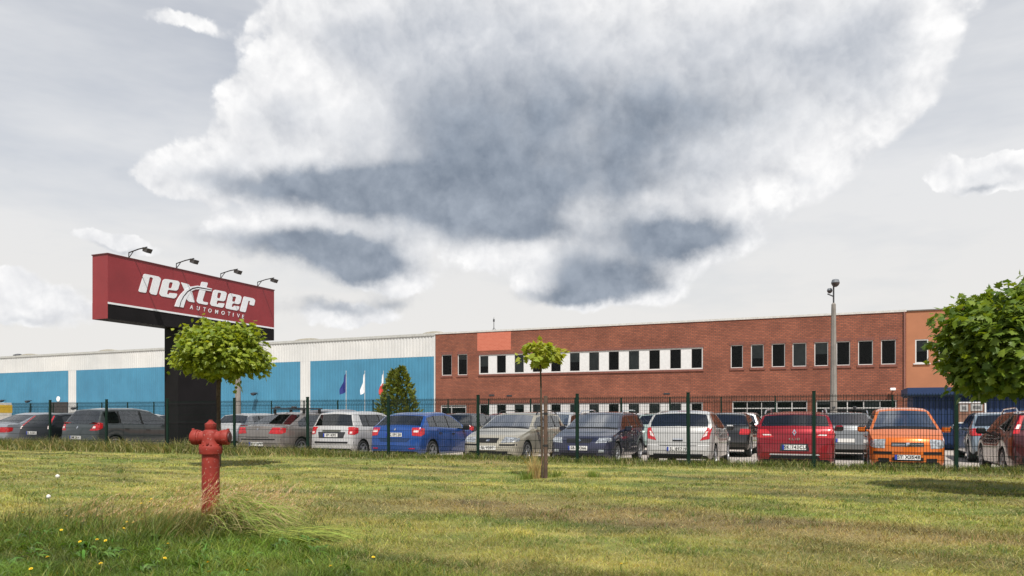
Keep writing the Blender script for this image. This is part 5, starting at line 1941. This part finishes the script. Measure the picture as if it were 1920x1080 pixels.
def spray_cone(pts_r, n, size, seed):
    """needle sprays over a cone: list of (x, z0, z1, rmax)"""
    r = np.random.default_rng(seed)
    V, Fc = [], []
    b = 0
    for (cx0, cz0, cz1, rm) in pts_r:
        for i in range(n):
            h = r.random() ** 1.5
            a_ = r.uniform(0, 2 * math.pi)
            rr = rm * (1 - h) ** .8 * (1 + .16 * math.sin(a_ * 5 + h * 17)) * r.uniform(.72, 1.05) + .03
            c_ = np.array((cx0 + rr * math.cos(a_), rr * math.sin(a_), cz0 + (cz1 - cz0) * h))
            d = np.array((math.cos(a_), math.sin(a_), r.uniform(.1, 1.3))) + r.normal(size=3) * .3
            d /= np.linalg.norm(d)
            u = np.cross(d, r.normal(size=3))
            u /= np.linalg.norm(u)
            L_ = size * r.uniform(.6, 1.3)
            V += [c_ - u * L_ * .22, c_ + u * L_ * .22, c_ + d * L_ * .6 + u * L_ * .16, c_ + d * L_, c_ + d * L_ * .6 - u * L_ * .16]
            Fc += [(b, b + 1, b + 2), (b, b + 2, b + 4), (b + 4, b + 2, b + 3)]
            b += 5
    return np.array(V), np.array(Fc)


ct = 25.5
cs = F.s_at(744, ct)
cz = lambda py: F.z_at(744, py, ct) - LOT
con = thing('conifer_tree', 'twin topped dark green conifer between the flags and the brick wall', 'tree', F.w(cs, ct, LOT), -F.a)
V, Fc = spray_cone([(-.25, .1, cz(694), 1.4), (.35, .1, cz(689), 1.5)], 2600, .24, 3)
link('crown', np_mesh('crown', V, Fc, None, False), con, con_m)['kind'] = 'stuff'
MB().tube([(0, 0, -.05), (0, 0, 2.5), (.1, 0, 4)], [.09, .06, .02], 7).obj('trunk', bark, con)
bush_m = leaf_mat('bush_leaf', (.035, .07, .015), (.10, .14, .03), .25)


def bush(px, t_, w_, h_, label, seed):
    b_ = thing('bush', label, 'bush', F.w(F.s_at(px, t_), t_, LOT), -F.a, 'bushes along the office wall')
    r = np.random.default_rng(seed)
    n = 900
    d = r.normal(size=(n, 3))
    d /= np.linalg.norm(d, axis=1)[:, None]
    d[:, 2] = np.abs(d[:, 2])
    c_ = d * np.array((w_, w_ * .7, h_)) * r.uniform(.6, 1.05, (n, 1)) * (1 + .2 * np.sin(d[:, :1] * 9 + seed))
    tip, side, nor = leaf_frames(c_, d, .12, seed)
    q4 = np.array([(0, 0, 0), (.5, .3, 0), (1, 0, 0), (.5, -.3, 0)])
    V = (c_[:, None, :] + q4[None, :, 0:1] * tip[:, None, :] + q4[None, :, 1:2] * side[:, None, :]).reshape(-1, 3)
    Fc = (np.array([(0, 1, 2, 3)])[None] + (np.arange(n) * 4)[:, None, None]).reshape(-1, 4)
    link('foliage', np_mesh('foliage', V, Fc, None, False), b_, bush_m)['kind'] = 'stuff'
    MB().tube([(0, 0, -.05), (.02, 0, h_ * .4), (.1, .05, h_ * .8)], [.03, .025, .01], 5).tube([(0, 0, .05), (-.2, 0, h_ * .7)], [.02, .008], 5).obj('stem', bark, b_)


bush(1403, 21.0, .7, 1.05, 'yellowish bush on the verge beside the red estate', 1)
bush(1424, 21.2, .8, .9, 'dark bush on the verge partly behind the red estate', 2)
bush(1335, 24.5, .7, .9, 'low bush by the office wall behind the silver hatchback', 3)
bush(65, 23.5, 1.1, 1.3, 'dark bush before the blue cladding at the brown gate', 4)


# ================================================================== grass
def blades(x, y, h, w_, lean, az_, col, seed, droop=.5, tipcol=1.25, segs=3):
    """tapered bent blades; all arguments are arrays"""
    n = len(x)
    z = lawn_z(x, y) - .005
    dx, dy = np.cos(az_), np.sin(az_)
    r = np.random.default_rng(seed)
    fa = r.uniform(0, 2 * np.pi, n)
    wx, wy = np.cos(fa), np.sin(fa)
    V, C = [], []
    for k_ in range(segs + 1):
        u = k_ / segs
        off_ = lean * h * u ** (1 + droop)
        zz_ = z + h * (u - .5 * np.clip(lean, 0, 1.3) * u ** 2.2 * droop)
        px_, py_ = x + dx * off_, y + dy * off_
        ww = w_ * (1 - u) ** .7
        if k_ < segs:
            V += [np.stack([px_ - wx * ww / 2, py_ - wy * ww / 2, zz_], 1), np.stack([px_ + wx * ww / 2, py_ + wy * ww / 2, zz_], 1)]
            C += [col * (1 + (tipcol - 1) * u)] * 2
        else:
            V.append(np.stack([px_, py_, zz_], 1))
            C.append(col * tipcol)
    nv = 2 * segs + 1
    Vv = np.stack(V, 1).reshape(-1, 3)
    Cc = np.clip(np.stack(C, 1).reshape(-1, 3), 0, 1)
    t_ = []
    for k_ in range(segs - 1):
        a_ = 2 * k_
        t_ += [(a_, a_ + 1, a_ + 3), (a_, a_ + 3, a_ + 2)]
    a_ = 2 * (segs - 1)
    t_.append((a_, a_ + 1, a_ + 2))
    Fc = (np.array(t_)[None] + (np.arange(n) * nv)[:, None, None]).reshape(-1, 3)
    return Vv, Fc, Cc


def join(parts):
    V, Fc, C = [], [], []
    b = 0
    for v, f, c_ in parts:
        V.append(v)
        Fc.append(f + b)
        C.append(c_)
        b += len(v)
    return np.concatenate(V), np.concatenate(Fc), np.concatenate(C)


def scatter(n, ymin, ymax, power, side=.78, extra=1.2):
    """points over the lawn in front of and beside the viewer, thinning with distance"""
    u = rng.random(n)
    y = (ymin ** (1 - power) + u * (ymax ** (1 - power) - ymin ** (1 - power))) ** (1 / (1 - power))
    x = (rng.random(n) * 2 - 1) * (side * y + extra)
    s_, t_ = F.st(x, y)
    k_ = (t_ < .55)
    return x[k_], y[k_]


def jit_col(c_, a_, seed):
    r = np.random.default_rng(seed)
    n = len(c_)
    return np.clip(c_ * (1 + a_ * r.normal(size=(n, 1))) * (1 + .08 * r.normal(size=(n, 3))), .004, .8)


# mown stubble
x, y = scatter(330000, 4.4, 26, 1.75)
d = np.hypot(x, y)
l = lush_w(x, y)
n = len(x)
h = rng.uniform(.016, .05, n) * (1 + 1.6 * l) * np.clip(.35 + 1.5 * fbm(x * 2.2, y * 2.2, 77), .4, 2)
wd = np.maximum(.0032, d / FPX * 1.0)
c = jit_col(lawn_col(x, y), .38, 1)
lawn_parts = [blades(x, y, h, wd, rng.uniform(.3, 1.6, n), rng.uniform(0, 2 * np.pi, n), c, 2, segs=2)]
# cut straw lying about
x, y = scatter(60000, 4.4, 22, 1.8)
l = lush_w(x, y)
k_ = l < .35
x, y = x[k_], y[k_]
n = len(x)
c = jit_col(np.tile(np.array((.40, .34, .15)), (n, 1)), .25, 4)
br = rng.random(n) < .25
c[br] = jit_col(np.tile(np.array((.22, .15, .07)), (br.sum(), 1)), .2, 5)
lawn_parts.append(blades(x, y, rng.uniform(.03, .09, n), np.maximum(.003, np.hypot(x, y) / FPX * .8), rng.uniform(1.4, 2.6, n), rng.normal(.1, .9, n) + np.pi * (rng.random(n) < .5), c, 6, droop=.9, segs=2))
# scattered weeds and rougher tufts that the mower left
nt = 1500
tx, ty_ = scatter(nt, 5.0, 22, 1.4)
for k2 in range(1):
    m_ = 16
    x = np.repeat(tx, m_) + rng.normal(0, .06, len(tx) * m_)
    y = np.repeat(ty_, m_) + rng.normal(0, .05, len(tx) * m_)
    n = len(x)
    th = np.repeat(rng.uniform(.04, .11, len(tx)), m_)
    cc = np.repeat(np.where(rng.random((len(tx), 1)) < .7, np.array((.07, .125, .018)), np.array((.30, .26, .10))), m_, 0)
    lawn_parts.append(blades(x, y, th * rng.uniform(.5, 1.1, n), np.maximum(.004, np.hypot(x, y) / FPX * 1.1), rng.uniform(.3, 1.5, n), rng.uniform(0, 6.3, n), jit_col(cc, .25, 50), 51, segs=2))
V, Fc, C = join(lawn_parts)
o = link('lawn_grass', np_mesh('lawn_grass', V, Fc, C, False), None, attr_grass)
tag(o, 'mown lawn of green stubble and dry cut straw', 'grass', kind='stuff')

# uncut lush grass and weeds in the near left corner
def arcs(x, y, h, reach, az_, w_, col, seed, peak=.6, segs=6):
    """long blades that rise, bend over and hang or lie to one side"""
    n = len(x)
    r = np.random.default_rng(seed)
    z = lawn_z(x, y) - .005
    wx, wy = -np.sin(az_) * .6, np.cos(az_) * .6
    V, C = [], []
    for k_ in range(segs + 1):
        u = k_ / segs
        zz_ = np.maximum(z + h * (1 - (1 - u / peak) ** 2), z + .012 * u)
        px_, py_ = x + np.cos(az_) * reach * u ** 1.25, y + np.sin(az_) * reach * u ** 1.25
        ww = w_ * (1 - u) ** .6
        cc = np.clip(col * (.8 + .4 * u), 0, 1)
        if k_ < segs:
            V += [np.stack([px_ - wx * ww, py_ - wy * ww, zz_ - ww * .4], 1), np.stack([px_ + wx * ww, py_ + wy * ww, zz_ + ww * .4], 1)]
            C += [cc, cc]
        else:
            V.append(np.stack([px_, py_, zz_], 1))
            C.append(cc)
    nv = 2 * segs + 1
    t_ = []
    for k_ in range(segs - 1):
        a_ = 2 * k_
        t_ += [(a_, a_ + 1, a_ + 3), (a_, a_ + 3, a_ + 2)]
    a_ = 2 * (segs - 1)
    t_.append((a_, a_ + 1, a_ + 2))
    return np.stack(V, 1).reshape(-1, 3), (np.array(t_)[None] + (np.arange(n) * nv)[:, None, None]).reshape(-1, 3), np.stack(C, 1).reshape(-1, 3)


parts = []
xx = rng.uniform(-6.4, .3, 110000)
yy = rng.uniform(4.4, 8.0, 110000)
l = lush_w(xx, yy)
cl_n = fbm(xx * 3.1, yy * 3.1, 81, 3)
k_ = rng.random(len(xx)) < l * (.25 + 1.1 * cl_n)
x, y, l, cl_n = xx[k_], yy[k_], l[k_], cl_n[k_]
n = len(x)
h = (.025 + .16 * np.clip(cl_n - .25, 0, 1) + .05 * np.clip((y - 6.0), 0, 1)) * rng.uniform(.5, 1.4, n)
c = C_LUSH * (.5 + 1.0 * fbm(x * 1.6, y * 1.6, 83, 3))[:, None]
c = jit_col(c, .38, 8)
yl = rng.random(n) < .16
c[yl] = jit_col(np.tile(np.array((.23, .24, .05)), (yl.sum(), 1)), .25, 9)
parts.append(blades(x, y, h, rng.uniform(.003, .008, n), rng.uniform(.2, 1.4, n), rng.uniform(0, 6.3, n), c, 10))
# broad leaved weeds in rosettes
nt = 130
tx = rng.uniform(-5.5, -1.0, nt)
ty_ = rng.uniform(4.9, 7.2, nt)
k_ = lush_w(tx, ty_) > .4
tx, ty_ = tx[k_], ty_[k_]
m_ = 9
x = np.repeat(tx, m_) + rng.normal(0, .015, len(tx) * m_)
y = np.repeat(ty_, m_) + rng.normal(0, .015, len(tx) * m_)
n = len(x)
parts.append(arcs(x, y, rng.uniform(.03, .08, n), rng.uniform(.06, .15, n), rng.uniform(0, 6.3, n), rng.uniform(.012, .022, n), jit_col(np.tile(np.array((.085, .165, .028)), (n, 1)), .25, 11), 11, .55, 4))
# patchy taller grass left of and around the hydrant
n = 26000
x = np.concatenate([rng.uniform(-6.2, -1.9, n // 2), rng.normal(-2.85, .34, n - n // 2)])
y = np.concatenate([rng.normal(7.2, .42, n // 2), rng.normal(7.05, .24, n - n // 2)])
cn = fbm(x * 2.4, y * 2.4, 91, 3)
nearh = np.exp(-((x - HYD_X) / .55) ** 2)
k_ = rng.random(n) < np.clip((cn - .36) * 3.0, 0, 1) + .7 * nearh
x, y, cn, nearh = x[k_], y[k_], cn[k_], nearh[k_]
n = len(x)
h = rng.uniform(.06, .20, n) * (.5 + 1.1 * cn) + nearh * rng.uniform(.0, .07, n)
c = jit_col(np.tile(np.array((.075, .115, .020)), (n, 1)) * (.55 + .9 * fbm(x * 1.9, y * 1.9, 95, 2))[:, None], .35, 12)
st2 = rng.random(n) < .22
c[st2] = jit_col(np.tile(np.array((.28, .23, .10)), (st2.sum(), 1)), .25, 13)
parts.append(blades(x, y, h, rng.uniform(.0025, .005, n), rng.uniform(.2, 1.1, n), rng.normal(.1, 1.0, n), c, 14))
# grass swept over and laid flat to the right of the hydrant
n = 1500
a_ = rng.random(n)
x = HYD_X + .12 + rng.uniform(0, .5, n) ** 1.2
y = 7.10 + rng.normal(0, .14, n) - .25 * a_
h = rng.uniform(.10, .42, n) * np.clip(1.1 - 1.0 * (x - HYD_X), .3, 1)
reach = rng.uniform(.15, .62, n)
c = jit_col(np.tile(np.array((.17, .22, .04)), (n, 1)), .35, 16)
c = c + (np.array((.38, .31, .15)) - c) * (rng.random((n, 1)) < .3)
parts.append(arcs(x, y, h, reach, rng.normal(-.22, .30, n), rng.uniform(.003, .006, n), c, 17, .56))
n = 520
x = HYD_X + rng.uniform(.4, 1.15, n)
y = 6.72 + rng.normal(0, .10, n)
c = jit_col(np.tile(np.array((.22, .26, .055)), (n, 1)), .35, 18)
parts.append(arcs(x, y, rng.uniform(.02, .10, n), rng.uniform(.25, .6, n), rng.normal(-.1, .22, n), rng.uniform(.003, .006, n), c, 19, .5))
# dark thin flower stalks standing out of the uncut corner
n = 260
x = np.concatenate([rng.uniform(-5.6, -2.2, n - 60), rng.normal(HYD_X + .3, .2, 60)])
y = np.concatenate([rng.normal(7.2, .35, n - 60), rng.normal(7.2, .15, 60)])
parts.append(blades(x, y, rng.uniform(.2, .42, n), np.full(n, .0045), rng.uniform(.02, .3, n), rng.uniform(0, 6.3, n), jit_col(np.tile(np.array((.045, .04, .018)), (n, 1)), .3, 23), 23, segs=2))
V, Fc, C = join(parts)
o = link('uncut_grass', np_mesh('uncut_grass', V, Fc, C, False), None, attr_grass)
tag(o, 'tall uncut grass bending round the foot of the hydrant', 'grass', kind='stuff')

# seed heads on thin stalks
parts = []
n = 620
x = np.concatenate([rng.normal(HYD_X + .15, .34, n // 2), rng.uniform(-4.3, -2.2, n - n // 2)])
y = np.concatenate([rng.normal(7.0, .2, n // 2), rng.normal(7.35, .3, n - n // 2)])
h = np.concatenate([rng.uniform(.28, .62, n // 2), rng.uniform(.18, .42, n - n // 2)])
az_ = rng.normal(.0, .5, n)
lean = rng.uniform(.3, .95, n)
c = jit_col(np.tile(np.array((.42, .31, .17)), (n, 1)), .2, 20)
parts.append(blades(x, y, h, np.full(n, .0024), lean, az_, c, 21, droop=.7, segs=4))
# the ear: several short husks at the bent tip
for j in range(9):
    u = 1 - j * .028
    off_ = lean * h * u ** 1.7
    zt_ = lawn_z(x, y) - .005 + h * (u - .5 * np.clip(lean, 0, 1.3) * u ** 2.2 * .7)
    ex, ey = x + np.cos(az_) * off_, y + np.sin(az_) * off_
    v, f, cc = blades(ex, ey, rng.uniform(.018, .036, n), np.full(n, .0052), rng.uniform(.3, 1.5, n), az_ + rng.normal(0, .7, n), jit_col(np.tile(np.array((.50, .36, .22)), (n, 1)), .2, 30 + j), 22 + j, segs=2)
    v[:, 2] += np.repeat(zt_ - (lawn_z(ex, ey) - .005), 5)
    parts.append((v, f, cc))
V, Fc, C = join(parts)
o = link('seeding_grass', np_mesh('seeding_grass', V, Fc, C, False), None, attr_grass)
tag(o, 'straw coloured seeding grass stalks leaning by the hydrant', 'grass', kind='stuff')

# rank strip under the fence
n = 42000
s_ = rng.uniform(-6, 36, n)
t_ = rng.normal(.15, .33, n)
k_ = (t_ > -.75) & (t_ < .75)
s_, t_ = s_[k_], t_[k_]
n = len(s_)
x = F.o[0] + s_ * F.c + t_ * F.s_
y = F.o[1] - s_ * F.s_ + t_ * F.c
pl = np.clip((14.5 - s_) / 5, 0, 1)
h = 1.25 * (rng.uniform(.06, .15, n) + pl * rng.uniform(.02, .22, n)) * (.55 + .9 * fbm(s_ * 1.1, t_ * 2, 61)) * np.where(np.abs(t_ - .2) < .5, 1.15, .7)
c = jit_col(np.tile(np.array((.10, .13, .026)), (n, 1)), .35, 40)
st2 = rng.random(n) < .16 + .22 * pl
c[st2] = jit_col(np.tile(np.array((.33, .28, .13)), (st2.sum(), 1)), .25, 41)
parts = [blades(x, y, h, np.maximum(.006, np.hypot(x, y) / FPX * .85), rng.uniform(.2, 1.3, n), rng.uniform(0, 2 * np.pi, n), c, 42)]
# dry tuft at the foot of the sapling and a few along the fence
for tx, ty_, th, tn in ((x2 - .13, y2 + .1, .62, 160), (x2 + .25, y2 + .2, .2, 120), (x2 - .3, y2 - .05, .22, 160), (x2 + .9, y2 + .3, .16, 200)):
    x = rng.normal(tx, .07, tn)
    y = rng.normal(ty_, .07, tn)
    col_ = (.36, .27, .12) if th > .5 else (.13, .18, .03)
    parts.append(blades(x, y, rng.uniform(.4, 1.0, tn) * th, np.full(tn, .009), rng.uniform(.1, .6, tn), rng.uniform(0, 6.3, tn), jit_col(np.tile(np.array(col_), (tn, 1)), .2, 44), 45))
V, Fc, C = join(parts)
o = link('fence_grass', np_mesh('fence_grass', V, Fc, C, False), None, attr_grass)
tag(o, 'rank grass and weeds growing along the foot of the fence', 'grass', kind='stuff')

# ================================================================== flowers
petal = mat('petal_yellow', (.78, .55, .02), .7, var=.15)
stem_g = mat('flower_stem', (.10, .16, .03), .7)
puff_m = mat('seed_puff', (.80, .78, .72), .9, var=.1)


def flower_mesh():
    mb = MB()
    for ring, (r_, zt0, n_) in enumerate(((.016, .004, 12), (.011, .009, 9), (.006, .012, 6))):
        for k_ in range(n_):
            a_ = 2 * math.pi * (k_ + .5 * ring) / n_
            c_, s_ = math.cos(a_), math.sin(a_)
            wv = .0045
            mb.add([(0, 0, .002 + .003 * ring), (c_ * r_ - s_ * wv, s_ * r_ + c_ * wv, zt0), (c_ * r_ * 1.15, s_ * r_ * 1.15, zt0 + .001), (c_ * r_ + s_ * wv, s_ * r_ - c_ * wv, zt0)], [(0, 3, 2, 1)])
    return mb.mesh('flower_head')


fm = flower_mesh()
spots = [(43, 962), (182, 968), (238, 979), (250, 980), (115, 994), (182, 1012), (198, 1014), (232, 991), (315, 1020), (150, 1016), (89, 1045), (189, 1057), (309, 1047), (390, 1055), (392, 1073), (463, 1070), (58, 1067), (125, 968), (265, 974), (284, 936), (280, 941), (265, 944), (700, 1045), (620, 1062), (1165, 1058), (985, 868), (1478, 1038)]
for i, (px, py) in enumerate(spots):
    hgt = rnd.uniform(.07, .12) if py > 960 else .2
    d_ = FPX * (CAMZ - hgt) / (py - HY)
    x_, y_ = (px - CX) / FPX * d_, d_
    gz = float(lawn_z(np.array([x_]), np.array([y_]))[0])
    fl_ = thing('yellow_flower', 'small yellow dandelion like flower growing in the grass', 'flower', (x_, y_, gz), rnd.uniform(0, 6), 'yellow flowers scattered through the grass')
    k_ = .72 if py > 900 else 1.8
    MB().tube([(0, 0, -.02), (.006, 0, hgt * .6), (0, 0, hgt - gz)], .0022, 4).obj('stem', stem_g, fl_)
    o = link('flower_head', fm, fl_, petal, (0, 0, hgt - gz), (rnd.uniform(-.5, .5), rnd.uniform(-.5, .5), 0))
    o.scale = (k_, k_, k_)
pm_ = MB()
r_ = random.Random(3)
for k_ in range(150):
    v = Vector((r_.gauss(0, 1), r_.gauss(0, 1), r_.gauss(0, 1))).normalized()
    a_ = v.orthogonal().normalized()
    b_ = v.cross(a_)
    e_ = v * .021
    pm_.add([v * .004, e_ + a_ * .005, e_ + b_ * .005, e_ - a_ * .005, e_ - b_ * .005], [(1, 2, 3, 4), (0, 1, 3)])
pm_ = pm_.mesh('seed_head')
for px, py, hgt in ((108, 893, .34), (91, 931, .30)):
    d_ = FPX * (CAMZ - hgt) / (py - HY)
    x_, y_ = (px - CX) / FPX * d_, d_
    gz = float(lawn_z(np.array([x_]), np.array([y_]))[0])
    fl_ = thing('dandelion_clock', 'white dandelion seed ball on a bare stalk in the grass', 'flower', (x_, y_, gz), 0, 'white dandelion seed balls')
    MB().tube([(0, 0, -.02), (.01, 0, hgt * .5), (0, 0, hgt - gz)], .003, 5).obj('stem', stem_g, fl_)
    o = link('seed_head', pm_, fl_, puff_m, (0, 0, hgt - gz))
    o.scale = (.95, .95, .95) if py > 900 else (1.15, 1.15, 1.15)
